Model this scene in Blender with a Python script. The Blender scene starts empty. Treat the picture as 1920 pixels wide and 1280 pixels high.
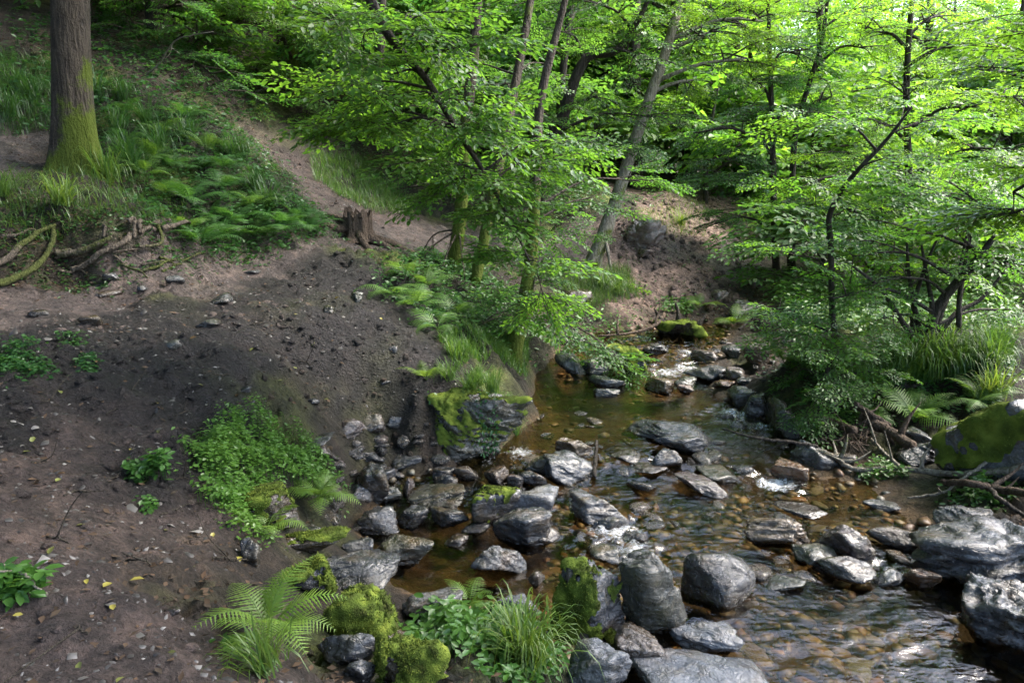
import bpy, bmesh, math, random
import numpy as np
from mathutils import Vector, Matrix

random.seed(7)
RNG = np.random.default_rng(7)
SC = bpy.context.scene
COL = SC.collection

# ------------------------------------------------------------------ camera
CAM_Z = 2.7
PITCH = math.radians(13.8)
FPX = 1387.0
CT, ST = math.cos(PITCH), math.sin(PITCH)
cam_data = bpy.data.cameras.new('camera')
cam_data.sensor_width = 36.0
cam_data.lens = 36.0 * FPX / 1920.0
cam_data.clip_start = 0.05
cam_data.clip_end = 600.0
cam = bpy.data.objects.new('camera', cam_data)
COL.objects.link(cam)
cam.location = (0, 0, CAM_Z)
cam.rotation_euler = (math.radians(90) - PITCH, 0, 0)
SC.camera = cam

# ------------------------------------------------------------------ world, sun, exposure
SUN_EL, SUN_AZ = math.radians(50), math.radians(78)      # azimuth from +Y towards +X
world = bpy.data.worlds.new('World')
SC.world = world
world.use_nodes = True
wn = world.node_tree.nodes
wl = world.node_tree.links
bg = wn['Background']
skyt = wn.new('ShaderNodeTexSky')
skyt.sky_type = 'NISHITA'
skyt.sun_disc = False
skyt.sun_elevation = SUN_EL
skyt.sun_rotation = SUN_AZ
skyt.air_density = 1.0
skyt.dust_density = 2.5
skyt.ozone_density = 1.0
wl.new(skyt.outputs[0], bg.inputs[0])
bg.inputs[1].default_value = 0.15
sun_data = bpy.data.lights.new('sun', 'SUN')
sun_data.energy = 1.4
sun_data.angle = math.radians(32)
sun_data.color = (1.0, 0.94, 0.84)
sun = bpy.data.objects.new('sun', sun_data)
COL.objects.link(sun)
sdir = Vector((math.sin(SUN_AZ) * math.cos(SUN_EL), math.cos(SUN_AZ) * math.cos(SUN_EL), math.sin(SUN_EL)))
sun.rotation_euler = sdir.to_track_quat('Z', 'Y').to_euler()
SC.view_settings.view_transform = 'Standard'
SC.view_settings.look = 'None'
SC.view_settings.gamma = 1.0
SC.view_settings.use_curve_mapping = False
SC.view_settings.exposure = 3.1
SC.cycles.max_bounces = 7
SC.cycles.diffuse_bounces = 4
SC.cycles.glossy_bounces = 3
SC.cycles.transmission_bounces = 5
SC.cycles.transparent_max_bounces = 10
SC.cycles.use_denoising = True
SC.cycles.caustics_reflective = False
SC.cycles.caustics_refractive = False

# ------------------------------------------------------------------ small helpers
def ray(px, py):
    a = (px - 960.0) / FPX
    b = (640.0 - py) / FPX
    return np.array([a, CT + b * ST, -ST + b * CT])

def atY(px, py, Y):
    d = ray(px, py)
    return np.array([0, 0, CAM_Z]) + d * (Y / d[1])

def atZ(px, py, z):
    d = ray(px, py)
    return np.array([0, 0, CAM_Z]) + d * ((z - CAM_Z) / d[2])

def project(P):
    P = np.asarray(P, float)
    q = P - np.array([0, 0, CAM_Z])
    fw = q[..., 1] * CT - q[..., 2] * ST
    up = q[..., 1] * ST + q[..., 2] * CT
    fw = np.where(np.abs(fw) < 1e-6, 1e-6, fw)
    return 960 + FPX * q[..., 0] / fw, 640 - FPX * up / fw, fw

def smooth(x):
    x = np.clip(x, 0, 1)
    return x * x * (3 - 2 * x)

def _hash(ix, iy, iz, seed):
    h = (ix.astype(np.uint64) * np.uint64(73856093)) ^ (iy.astype(np.uint64) * np.uint64(19349663)) ^ (iz.astype(np.uint64) * np.uint64(83492791)) ^ np.uint64(seed * 2654435761 % (1 << 32))
    h &= np.uint64(0xFFFFFFFF)
    h = ((h ^ (h >> np.uint64(15))) * np.uint64(2246822519)) & np.uint64(0xFFFFFFFF)
    h = ((h ^ (h >> np.uint64(13))) * np.uint64(3266489917)) & np.uint64(0xFFFFFFFF)
    h ^= h >> np.uint64(16)
    return h.astype(np.float64) / 4294967295.0 * 2 - 1

def vnoise(p, seed=0):
    p = np.asarray(p, float) + 1000.0
    i = np.floor(p).astype(np.int64)
    f = p - i
    u = f * f * f * (f * (f * 6 - 15) + 10)
    r = 0
    for dx in (0, 1):
        wx = u[..., 0] if dx else 1 - u[..., 0]
        for dy in (0, 1):
            wy = u[..., 1] if dy else 1 - u[..., 1]
            for dz in (0, 1):
                wz = u[..., 2] if dz else 1 - u[..., 2]
                r = r + wx * wy * wz * _hash(i[..., 0] + dx, i[..., 1] + dy, i[..., 2] + dz, seed)
    return r

def fbm(p, octaves=4, seed=0, gain=0.5, lac=2.03):
    p = np.asarray(p, float)
    a, r = 1.0, 0
    for k in range(octaves):
        r = r + a * vnoise(p * lac ** k, seed + k)
        a *= gain
    return r

def nz2(x, y, s, octaves=4, seed=0, gain=0.5):
    return fbm(np.stack([np.asarray(x) * s, np.asarray(y) * s, np.zeros_like(x)], -1), octaves, seed, gain)

def make_mesh(name, V, polys_list, mats, mat_idx=None, smooth_shade=True, attr=None):
    """V (n,3); polys_list: list of int arrays (m,k), each with its own k; mat_idx: one material index per array."""
    me = bpy.data.meshes.new(name)
    V = np.asarray(V, np.float32)
    me.vertices.add(len(V))
    me.vertices.foreach_set('co', V.ravel())
    polys_list = [np.asarray(p, np.int32) for p in polys_list if len(p)]
    tot = sum(len(p) for p in polys_list)
    loops = np.concatenate([p.ravel() for p in polys_list]) if tot else np.zeros(0, np.int32)
    counts = np.concatenate([np.full(len(p), p.shape[1], np.int32) for p in polys_list]) if tot else np.zeros(0, np.int32)
    starts = np.concatenate([[0], np.cumsum(counts)[:-1]]).astype(np.int32) if tot else np.zeros(0, np.int32)
    me.loops.add(len(loops))
    me.loops.foreach_set('vertex_index', loops)
    me.polygons.add(tot)
    me.polygons.foreach_set('loop_start', starts)
    try:
        me.polygons.foreach_set('loop_total', counts)
    except Exception:
        pass
    if mat_idx is not None:
        mi = np.concatenate([np.full(len(p), m, np.int32) for p, m in zip(polys_list, mat_idx)])
        me.polygons.foreach_set('material_index', mi)
    if smooth_shade:
        me.polygons.foreach_set('use_smooth', np.ones(tot, bool))
    for m in mats:
        me.materials.append(m)
    if attr:
        for an, (typ, data) in attr.items():
            if typ == 'FLOAT':
                at = me.attributes.new(an, 'FLOAT', 'POINT')
                at.data.foreach_set('value', np.asarray(data, np.float32).ravel())
            else:
                at = me.attributes.new(an, 'FLOAT_COLOR', 'POINT')
                at.data.foreach_set('color', np.asarray(data, np.float32).ravel())
    me.update(calc_edges=True)
    return me

def link(name, me, parent=None, loc=None, kind=None):
    o = bpy.data.objects.new(name, me)
    COL.objects.link(o)
    if loc is not None:
        o.location = loc
    if parent is not None:
        o.parent = parent
    if kind:
        o['kind'] = kind
    return o

def tag(o, label, cat, group=None):
    o['label'] = label
    o['category'] = cat
    if group:
        o['group'] = group
    return o

def thing(name, label, cat, loc=(0, 0, 0), group=None):
    o = bpy.data.objects.new(name, None)
    o.empty_display_size = 0.2
    COL.objects.link(o)
    o.location = loc
    return tag(o, label, cat, group)

def copy_thing(o, loc, rotz, scale, label=None, group=None):
    c = o.copy()
    COL.objects.link(c)
    c.location = loc
    c.rotation_euler = (0, 0, rotz)
    c.scale = scale if hasattr(scale, '__len__') else (scale,) * 3
    if label:
        c['label'] = label
    if group:
        c['group'] = group
    for ch in list(o.children):
        d = ch.copy()
        COL.objects.link(d)
        d.parent = c
        for g_ in list(ch.children):
            e_ = g_.copy()
            COL.objects.link(e_)
            e_.parent = d
    return c

WORDS = ['first', 'second', 'third', 'fourth', 'fifth', 'sixth', 'seventh', 'eighth', 'ninth', 'tenth', 'eleventh', 'twelfth']
def relabel(objs, phrase, rows):
    """every one of a kind gets its own label from where it stands: its row up the slope and its place along that row"""
    loc = np.array([o.location[:] for o in objs])
    px, py, _f = project(loc)
    order = np.argsort(py)
    for r_, idx in zip(rows, np.array_split(order, len(rows))):
        idx = sorted(idx, key=lambda i: px[i])
        for k, i in enumerate(idx):
            n_ = 'leftmost' if k == 0 else 'rightmost' if k == len(idx) - 1 else WORDS[k] + ' from the left'
            objs[i]['label'] = phrase % (r_, n_)

class Geo:
    """Collects pieces that belong to one mesh."""
    def __init__(self):
        self.v, self.f, self.m, self.n, self.t = [], [], [], 0, []
    def add(self, V, polys, mat=0, tone=None):
        V = np.asarray(V, float)
        if not len(V):
            return
        self.v.append(V)
        self.f.append(np.asarray(polys, np.int64) + self.n)
        self.m.append(mat)
        self.t.append(np.full(len(V), 0.5) if tone is None else np.asarray(tone, float))
        self.n += len(V)
    def mesh(self, name, mats, smooth_shade=True):
        return make_mesh(name, np.concatenate(self.v), self.f, mats, self.m, smooth_shade, {'tone': ('FLOAT', np.concatenate(self.t))})

def catmull(P, n):
    P = np.asarray(P, float)
    if len(P) == 2:
        t = np.linspace(0, 1, n)[:, None]
        return P[0] * (1 - t) + P[1] * t
    Q = np.vstack([2 * P[0] - P[1], P, 2 * P[-1] - P[-2]])
    m = len(P) - 1
    t = np.linspace(0, m - 1e-6, n)
    i = t.astype(int)
    u = (t - i)[:, None]
    p0, p1, p2, p3 = Q[i], Q[i + 1], Q[i + 2], Q[i + 3]
    return 0.5 * (2 * p1 + (p2 - p0) * u + (2 * p0 - 5 * p1 + 4 * p2 - p3) * u ** 2 + (3 * p1 - p0 - 3 * p2 + p3) * u ** 3)

def tube(P, R, sides=8, bumpy=0.0, seed=0, cap=True):
    """tapered tube along points P with radii R: verts, quads, tris"""
    P = np.asarray(P, float)
    n = len(P)
    R = np.asarray(R, float) * np.ones(n)
    T = np.gradient(P, axis=0)
    T /= np.linalg.norm(T, axis=1)[:, None] + 1e-9
    ref = np.array([0.0, 0, 1]) if abs(T[0][2]) < 0.9 else np.array([1.0, 0, 0])
    A = np.zeros_like(P)
    a = ref - T[0] * (ref @ T[0])
    a /= np.linalg.norm(a)
    for i in range(n):
        a = a - T[i] * (a @ T[i])
        a /= np.linalg.norm(a) + 1e-9
        A[i] = a
    B = np.cross(T, A)
    th = np.linspace(0, 2 * np.pi, sides, endpoint=False)
    ring = A[:, None] * np.cos(th)[None, :, None] + B[:, None] * np.sin(th)[None, :, None]
    rr = R[:, None]
    if bumpy:
        q = P[:, None] / max(R.max(), 1e-4) * 0.8 + ring * 1.1
        rr = rr * (1 + bumpy * fbm(q, 3, seed))
    V = (P[:, None] + ring * rr[..., None]).reshape(-1, 3)
    i, j = np.meshgrid(np.arange(n - 1), np.arange(sides), indexing='ij')
    k = (j + 1) % sides
    Q = np.stack([i * sides + j, i * sides + k, (i + 1) * sides + k, (i + 1) * sides + j], -1).reshape(-1, 4)
    if cap:
        V = np.vstack([V, P[0], P[-1] + T[-1] * R[-1] * 0.5])
        j = np.arange(sides)
        k = (j + 1) % sides
        c0, c1 = n * sides, n * sides + 1
        tri = np.vstack([np.stack([np.full(sides, c0), k, j], -1), np.stack([np.full(sides, c1), (n - 1) * sides + j, (n - 1) * sides + k], -1)])
    else:
        tri = np.zeros((0, 3), int)
    return V, Q, tri

def add_tube(g, P, R, sides=8, mat=0, bumpy=0.0, seed=0, tone=0.5):
    V, Q, tri = tube(P, R, sides, bumpy, seed)
    n0 = g.n
    g.add(V, Q, mat, np.full(len(V), tone))
    if len(tri):
        g.f.append(tri + n0)
        g.m.append(mat)

def unit(v):
    v = np.asarray(v, float)
    return v / (np.linalg.norm(v, axis=-1, keepdims=True) + 1e-9)

# ------------------------------------------------------------------ materials
class NT:
    def __init__(self, name):
        self.mat = bpy.data.materials.new(name)
        self.mat.use_nodes = True
        self.t = self.mat.node_tree
        self.t.nodes.clear()
        self.out = self.t.nodes.new('ShaderNodeOutputMaterial')
    def n(self, typ, **kw):
        x = self.t.nodes.new('ShaderNode' + typ)
        for k, v in kw.items():
            setattr(x, k, v)
        return x
    def l(self, a, b):
        self.t.links.new(a, b)
    def val(self, sock, v):
        if hasattr(v, 'is_output') or isinstance(v, bpy.types.NodeSocket):
            self.l(v, sock)
        else:
            if isinstance(v, tuple) and len(v) == 3 and sock.type == 'RGBA':
                v = (*v, 1)
            sock.default_value = v
    def noise(self, vec=None, scale=5, detail=5, rough=0.55, dist=0.0, out=0):
        x = self.n('TexNoise')
        x.inputs['Scale'].default_value = scale
        x.inputs['Detail'].default_value = detail
        x.inputs['Roughness'].default_value = rough
        x.inputs['Distortion'].default_value = dist
        if vec is not None:
            self.l(vec, x.inputs['Vector'])
        return x.outputs[out]
    def ramp(self, fac, stops):
        x = self.n('ValToRGB')
        els = x.color_ramp.elements
        while len(els) < len(stops):
            els.new(0.5)
        for e, (p, c) in zip(els, stops):
            e.position = p
            e.color = (*c, 1) if len(c) == 3 else c
        self.l(fac, x.inputs[0])
        return x.outputs[0]
    def mapr(self, v, a, b, c=0.0, d=1.0):
        x = self.n('MapRange')
        self.l(v, x.inputs[0])
        for i, q in enumerate((a, b, c, d)):
            x.inputs[i + 1].default_value = q
        return x.outputs[0]
    def math(self, op, a, b=0.5, clamp=False):
        x = self.n('Math', operation=op)
        x.use_clamp = clamp
        self.val(x.inputs[0], a)
        self.val(x.inputs[1], b)
        return x.outputs[0]
    def mix(self, fac, a, b, mode='MIX'):
        x = self.n('Mix', data_type='RGBA', blend_type=mode)
        self.val(x.inputs[0], fac)
        self.val(x.inputs[6], a)
        self.val(x.inputs[7], b)
        return x.outputs[2]
    def bump(self, h, strength=0.5, dist=0.02, normal=None):
        x = self.n('Bump')
        x.inputs['Strength'].default_value = strength
        x.inputs['Distance'].default_value = dist
        self.l(h, x.inputs['Height'])
        if normal is not None:
            self.l(normal, x.inputs['Normal'])
        return x.outputs[0]
    def principled(self, color, rough=0.6, spec=0.5, normal=None):
        p = self.n('BsdfPrincipled')
        self.val(p.inputs['Base Color'], color)
        self.val(p.inputs['Roughness'], rough)
        self.val(p.inputs['Specular IOR Level'], spec)
        if normal is not None:
            self.l(normal, p.inputs['Normal'])
        return p
    def finish(self, shader):
        self.l(shader, self.out.inputs[0])
        return self.mat
    def attr(self, name):
        x = self.n('Attribute')
        x.attribute_name = name
        return x
    def mapping(self, vec, scale=(1, 1, 1), rot=(0, 0, 0)):
        x = self.n('Mapping')
        x.inputs['Scale'].default_value = scale
        x.inputs['Rotation'].default_value = rot
        self.l(vec, x.inputs[0])
        return x.outputs[0]

def mat_leaf(name, dark, light, trans=1.0, rough=0.46, mixf=0.48):
    m = NT(name)
    tone = m.attr('tone').outputs['Fac']
    oi = m.n('ObjectInfo')
    col = m.mix(tone, dark, light)
    col = m.mix(1.0, col, oi.outputs['Color'], 'MULTIPLY')
    p = m.principled(col, rough, 0.5)
    tr = m.n('BsdfTranslucent')
    tcol = m.mix(tone, tuple(min(1, c * k) for c, k in zip(dark, (3.2 * trans, 3.0 * trans, 1.7))), tuple(min(1, c * k) for c, k in zip(light, (3.3 * trans, 2.9 * trans, 1.5))))
    tcol = m.mix(1.0, tcol, oi.outputs['Color'], 'MULTIPLY')
    m.l(tcol, tr.inputs[0])
    ms = m.n('MixShader')
    ms.inputs[0].default_value = mixf
    m.l(p.outputs[0], ms.inputs[1])
    m.l(tr.outputs[0], ms.inputs[2])
    return m.finish(ms.outputs[0])

M_LEAF = mat_leaf('leaf_green', (0.023, 0.071, 0.015), (0.054, 0.123, 0.022))
M_HERB = mat_leaf('herb_green', (0.025, 0.068, 0.016), (0.052, 0.112, 0.024), 0.9, 0.4, 0.35)
M_FERN = mat_leaf('fern_green', (0.045, 0.10, 0.016), (0.085, 0.15, 0.026), 0.9, 0.5, 0.4)
M_GRASS = mat_leaf('grass_green', (0.035, 0.08, 0.015), (0.085, 0.13, 0.03), 0.9, 0.45, 0.35)
M_DRY = mat_leaf('dead_leaf', (0.035, 0.024, 0.014), (0.085, 0.05, 0.027), 0.6, 0.95, 0.2)
M_YELLOW = mat_leaf('yellow_leaf', (0.19, 0.165, 0.03), (0.27, 0.24, 0.05), 0.5, 0.5, 0.2)

def mat_bark(name, c0, c1, moss=0.5, mossc=(0.075, 0.10, 0.012), vscale=1.0):
    m = NT(name)
    tc = m.n('TexCoord').outputs['Object']
    geo = m.n('NewGeometry')
    vec = m.mapping(tc, (9 * vscale, 9 * vscale, 1.6 * vscale))
    n1 = m.noise(vec, 3.0, 6, 0.6, 0.4)
    n2 = m.noise(tc, 2.2, 5, 0.6)
    n3 = m.noise(tc, 40, 4, 0.6)
    col = m.ramp(n1, [(0.32, c0), (0.68, c1)])
    tone = m.attr('tone').outputs['Fac']
    mm = m.math('ADD', m.math('MULTIPLY', tone, moss), m.math('MULTIPLY', m.math('SUBTRACT', n2, 0.5), 1.7))
    mf = m.mapr(m.math('ADD', mm, m.math('MULTIPLY', m.math('SUBTRACT', n3, 0.5), 0.5)), 0.36, 0.56)
    mcol = m.mix(n3, tuple(c * 0.6 for c in mossc), tuple(c * 1.35 for c in mossc))
    col = m.mix(mf, col, mcol)
    h = m.math('ADD', m.math('MULTIPLY', n1, 0.8), m.math('MULTIPLY', n3, 0.3))
    nb = m.bump(h, 1.0, 0.09)
    rough = m.mapr(mf, 0, 1, 0.75, 0.95)
    return m.finish(m.principled(col, rough, 0.25, nb).outputs[0])

M_BARK = mat_bark('bark_brown', (0.016, 0.012, 0.009), (0.088, 0.068, 0.05), 0.85)
M_BARK_DARK = mat_bark('bark_dark', (0.016, 0.013, 0.010), (0.05, 0.04, 0.03))
M_BARK_PALE = mat_bark('bark_pale', (0.12, 0.105, 0.08), (0.30, 0.265, 0.21), 0.5)
M_ROOT = mat_bark('root_bark', (0.03, 0.024, 0.018), (0.13, 0.105, 0.08), 0.8, (0.05, 0.06, 0.014))
M_TWIG = mat_bark('twig_bark', (0.025, 0.02, 0.015), (0.06, 0.05, 0.035), 0.3)
M_LOG = mat_bark('dead_wood', (0.03, 0.02, 0.014), (0.12, 0.085, 0.06), 0.4)

def mat_rock():
    m = NT('schist_rock')
    oi = m.n('ObjectInfo')
    tc = m.n('TexCoord').outputs['Object']
    off = m.n('VectorMath', operation='ADD')
    m.l(tc, off.inputs[0])
    rnd = m.n('CombineXYZ')
    m.l(m.math('MULTIPLY', oi.outputs['Random'], 37.0), rnd.inputs[0])
    m.l(m.math('MULTIPLY', oi.outputs['Random'], 11.0), rnd.inputs[1])
    m.l(rnd.outputs[0], off.inputs[1])
    v = off.outputs[0]
    st = m.mapping(v, (3.0, 3.6, 8.5), (0.45, 0.3, 0.2))
    band = m.noise(st, 2.2, 8, 0.62, 0.8)
    fine = m.noise(v, 46, 5, 0.65)
    mid = m.noise(v, 7, 6, 0.6, 0.3)
    crack = m.n('TexVoronoi', feature='DISTANCE_TO_EDGE')
    crack.inputs['Scale'].default_value = 3.2
    dv = m.n('VectorMath', operation='ADD')
    nz = m.n('TexNoise')
    nz.inputs['Scale'].default_value = 5
    m.l(v, nz.inputs['Vector'])
    m.l(st, dv.inputs[0])
    m.l(nz.outputs['Color'], dv.inputs[1])
    m.l(dv.outputs[0], crack.inputs['Vector'])
    ck = m.mapr(crack.outputs['Distance'], 0.0, 0.03)
    base = m.mix(1.0, m.ramp(band, [(0.3, (0.55, 0.55, 0.56)), (0.5, (0.85, 0.85, 0.85)), (0.7, (1.3, 1.28, 1.26))]), oi.outputs['Color'], 'MULTIPLY')
    base = m.mix(m.mapr(mid, 0.48, 0.66, 0, 0.65), base, m.mix(m.mapr(m.noise(v, 1.6, 4), 0.4, 0.6), (0.045, 0.042, 0.018), (0.085, 0.052, 0.024)))
    base = m.mix(m.mapr(fine, 0.62, 0.72, 0, 0.45), base, (0.36, 0.36, 0.34))
    base = m.mix(m.mapr(ck, 0, 1, 0.22, 0.0), base, (0.02, 0.018, 0.015))
    sepo = m.n('SeparateXYZ')
    m.l(tc, sepo.inputs[0])
    wetl = m.mapr(m.math('SUBTRACT', sepo.outputs[2], m.math('MULTIPLY', mid, 0.06)), 0.0, 0.02, 1.0, 0.0)
    base = m.mix(wetl, base, m.mix(1.0, base, (0.42, 0.40, 0.37), 'MULTIPLY'))
    geo = m.n('NewGeometry')
    sep = m.n('SeparateXYZ')
    m.l(geo.outputs['Normal'], sep.inputs[0])
    mo = m.math('ADD', m.math('MULTIPLY', sep.outputs[2], 0.35), m.math('MULTIPLY', m.noise(v, 4, 6, 0.65), 1.1))
    mo = m.math('ADD', mo, oi.outputs['Alpha'])
    mf = m.mapr(mo, 1.25, 1.42)
    mcol = m.mix(fine, (0.035, 0.05, 0.008), (0.12, 0.15, 0.02))
    col = m.mix(mf, base, mcol)
    h = m.math('ADD', m.math('MULTIPLY', band, 0.55), m.math('MULTIPLY', mid, 0.7))
    h = m.math('ADD', h, m.math('MULTIPLY', fine, 0.16))
    h = m.math('ADD', h, m.math('MULTIPLY', ck, 0.08))
    nb = m.bump(h, 0.9, 0.05)
    r = m.mapr(m.noise(v, 9, 4), 0.35, 0.65, 0.10, 0.36)
    r = m.math('ADD', r, m.math('MULTIPLY', mf, 0.5), True)
    pr = m.principled(col, r, 0.6, nb)
    m.l(m.math('MULTIPLY', m.math('SUBTRACT', 1.0, mf), 0.3), pr.inputs['Coat Weight'])
    pr.inputs['Coat Roughness'].default_value = 0.2
    return m.finish(pr.outputs[0])
M_ROCK = mat_rock()

def mat_moss():
    m = NT('moss')
    tc = m.n('TexCoord').outputs['Object']
    n1 = m.noise(tc, 7, 8, 0.7)
    n2 = m.noise(tc, 120, 3, 0.6)
    tone = m.attr('tone').outputs['Fac']
    col = m.ramp(m.math('ADD', m.math('MULTIPLY', n1, 0.6), m.math('MULTIPLY', tone, 0.4)), [(0.28, (0.03, 0.032, 0.008)), (0.45, (0.055, 0.08, 0.012)), (0.56, (0.095, 0.13, 0.018)), (0.75, (0.18, 0.21, 0.032))])
    nb = m.bump(n2, 0.9, 0.012)
    return m.finish(m.principled(col, 0.95, 0.15, nb).outputs[0])
M_MOSS = mat_moss()

def mat_ground():
    m = NT('forest_ground')
    tc = m.n('TexCoord').outputs['Object']
    a = m.attr('ground_color').outputs['Color']
    n0 = m.noise(tc, 0.9, 5, 0.6)
    n1 = m.noise(tc, 6, 8, 0.68, 0.3)
    n2 = m.noise(tc, 38, 6, 0.7)
    vor = m.n('TexVoronoi')
    vor.inputs['Scale'].default_value = 60
    m.l(tc, vor.inputs['Vector'])
    col = m.mix(1.0, a, m.ramp(n1, [(0.3, (0.32, 0.31, 0.31)), (0.5, (0.95, 0.95, 0.95)), (0.72, (2.1, 2.0, 1.9))]), 'MULTIPLY')
    col = m.mix(1.0, col, m.ramp(n0, [(0.35, (0.75, 0.73, 0.72)), (0.65, (1.2, 1.17, 1.12))]), 'MULTIPLY')
    col = m.mix(1.0, col, m.ramp(n2, [(0.3, (0.4, 0.4, 0.4)), (0.7, (1.7, 1.7, 1.7))]), 'MULTIPLY')
    spk = m.mapr(vor.outputs['Distance'], 0.0, 0.18, 1, 0)
    rare = m.mapr(m.noise(tc, 17, 3), 0.55, 0.62)
    col = m.mix(m.math('MULTIPLY', m.math('MULTIPLY', spk, rare), 0.7), col, (0.17, 0.15, 0.13))
    h = m.math('ADD', m.math('MULTIPLY', n1, 1.0), m.math('MULTIPLY', n2, 0.7))
    h = m.math('ADD', h, m.math('MULTIPLY', spk, 0.15))
    nb = m.bump(h, 1.0, 0.085)
    wet = m.attr('wet').outputs['Fac']
    r = m.mapr(m.math('ADD', m.math('MULTIPLY', wet, 0.5), m.math('MULTIPLY', n1, 0.6)), 0.25, 0.8, 0.9, 0.42)
    return m.finish(m.principled(col, r, 0.3, nb).outputs[0])
M_GROUND = mat_ground()

def mat_pebble():
    m = NT('pebble_stone')
    tone = m.attr('tone').outputs['Fac']
    tc = m.n('TexCoord').outputs['Object']
    oi = m.n('ObjectInfo')
    k = m.math('FRACT', m.math('ADD', tone, oi.outputs['Random']))
    col = m.ramp(k, [(0.0, (0.19, 0.09, 0.03)), (0.2, (0.06, 0.05, 0.03)), (0.4, (0.19, 0.125, 0.055)), (0.55, (0.055, 0.055, 0.05)), (0.7, (0.15, 0.075, 0.035)), (0.85, (0.075, 0.075, 0.05)), (1.0, (0.16, 0.14, 0.11))])
    n1 = m.noise(tc, 20, 5, 0.6)
    col = m.mix(1.0, col, m.ramp(n1, [(0.3, (0.55, 0.55, 0.55)), (0.7, (1.3, 1.3, 1.3))]), 'MULTIPLY')
    return m.finish(m.principled(col, 0.45, 0.5, m.bump(n1, 0.5, 0.02)).outputs[0])
M_PEBBLE = mat_pebble()

def mat_chip():
    m = NT('slate_chip')
    tone = m.attr('tone').outputs['Fac']
    col = m.ramp(tone, [(0.0, (0.025, 0.023, 0.023)), (0.5, (0.06, 0.055, 0.052)), (0.8, (0.10, 0.092, 0.087)), (1.0, (0.19, 0.18, 0.17))])
    return m.finish(m.principled(col, 0.45, 0.5).outputs[0])
M_CHIP = mat_chip()

def mat_water():
    m = NT('stream_water')
    tc = m.n('TexCoord').outputs['Object']
    st = m.mapping(tc, (1.0, 2.0, 1.0), (0, 0, math.radians(-28)))
    n1 = m.noise(st, 4.0, 3, 0.5, 0.3)
    n2 = m.noise(st, 12, 3, 0.5, 0.2)
    rf = m.attr('foam').outputs['Fac']
    h = m.math('ADD', m.math('MULTIPLY', n1, 0.7), m.math('MULTIPLY', n2, 0.35))
    nb = m.bump(h, 0.26, 0.10)
    fr = m.n('Fresnel')
    fr.inputs[0].default_value = 1.33
    m.l(nb, fr.inputs['Normal'])
    tr = m.n('BsdfTransparent')
    tr.inputs[0].default_value = (0.76, 0.68, 0.49, 1)
    gl = m.n('BsdfGlossy')
    gl.inputs['Roughness'].default_value = 0.03
    gl.inputs['Color'].default_value = (1, 1, 1, 1)
    m.l(nb, gl.inputs['Normal'])
    ms = m.n('MixShader')
    m.l(fr.outputs[0], ms.inputs[0])
    m.l(tr.outputs[0], ms.inputs[1])
    m.l(gl.outputs[0], ms.inputs[2])
    fm = m.noise(m.mapping(tc, (1, 2.2, 1), (0, 0, math.radians(-28))), 24, 6, 0.7, 1.2)
    ff = m.mapr(m.math('ADD', m.math('MULTIPLY', rf, 0.42), m.math('MULTIPLY', fm, 0.8)), 0.72, 0.98, 0.0, 0.65)
    foam = m.principled((0.72, 0.75, 0.78), 0.5, 0.5, nb)
    m2 = m.n('MixShader')
    m.l(ff, m2.inputs[0])
    m.l(ms.outputs[0], m2.inputs[1])
    m.l(foam.outputs[0], m2.inputs[2])
    return m.finish(m2.outputs[0])
M_WATER = mat_water()
# ------------------------------------------------------------------ terrain
MUD, SOIL, PATH, LIT, GREEN, BARE, BED = range(7)
ALB = np.array([(0.0125, 0.0105, 0.0108), (0.060, 0.045, 0.041), (0.090, 0.072, 0.067), (0.024, 0.018, 0.013), (0.016, 0.017, 0.008), (0.185, 0.132, 0.112), (0.072, 0.047, 0.023)])
WET = np.array([0.75, 0.35, 0.7, 0.2, 0.1, 0.15, 0.6])
CP = []
def cz(px, py, z, c): CP.append((*atZ(px, py, z), c))
def cy(px, py, Y, c): CP.append((*atY(px, py, Y), c))
def cr(x, y, z, c): CP.append((x, y, z, c))
for q in [(1.5, 0.6, -.25), (3, 1.5, -.3), (2.5, 2.5, -.26), (1.3, 2.5, -.16), (2, 3.5, -.2), (.95, 3.5, -.12), (2.6, 4.2, -.14), (1.6, 4.6, -.11), (.3, 4.3, -.09), (-.35, 4.6, -.08),
          (.6, 5.3, -.09), (1.8, 5.5, -.09), (2.4, 5.0, -.09), (1.2, 6.3, .0), (2.3, 6.2, .0), (.5, 7, .0), (1.3, 7.2, .0), (2, 7.5, .01), (.7, 8.3, .01), (1.6, 8.6, .05),
          (2.3, 9.2, .17), (1.3, 9.5, .15), (2.3, 10, .28), (3, 10.4, .36), (3.6, 11.6, .5)]:
    cr(*q, BED)
for q in [(.2, 6.9, -.02), (.32, 7.6, -.02), (.38, 8.3, -.02), (.55, 8.9, .0)]:
    cr(*q, BED)
# left bank, near
for q in [(0, 0, 1.1), (-1.5, .5, 1.12), (-.8, 1.3, 1.02), (.5, .6, .9), (-3, 0, 1.3)]:
    cr(*q, SOIL)
cz(0, 1280, 1.12, SOIL); cz(450, 1280, .92, SOIL); cz(250, 1100, 1.06, SOIL); cz(0, 1100, 1.2, SOIL); cz(600, 1280, .55, LIT)
cz(500, 1050, .58, SOIL); cz(420, 950, .78, MUD); cz(640, 1190, .30, LIT); cz(350, 850, .92, MUD); cz(0, 850, 1.22, MUD); cz(180, 900, 1.08, SOIL)
cr(0, 3.0, .28, GREEN); cr(-.3, 3.35, .28, GREEN); cr(.2, 2.4, .35, GREEN); cr(.65, 2.7, .05, GREEN); cr(.6, 1.8, .35, GREEN)
cz(780, 1130, .08, BED); cz(700, 1060, .02, BED); cz(640, 960, .12, BED); cz(560, 900, .5, GREEN); cz(600, 850, .5, LIT); cz(660, 830, .38, LIT)
cz(740, 850, .2, BED); cz(780, 940, .0, BED)
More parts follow.
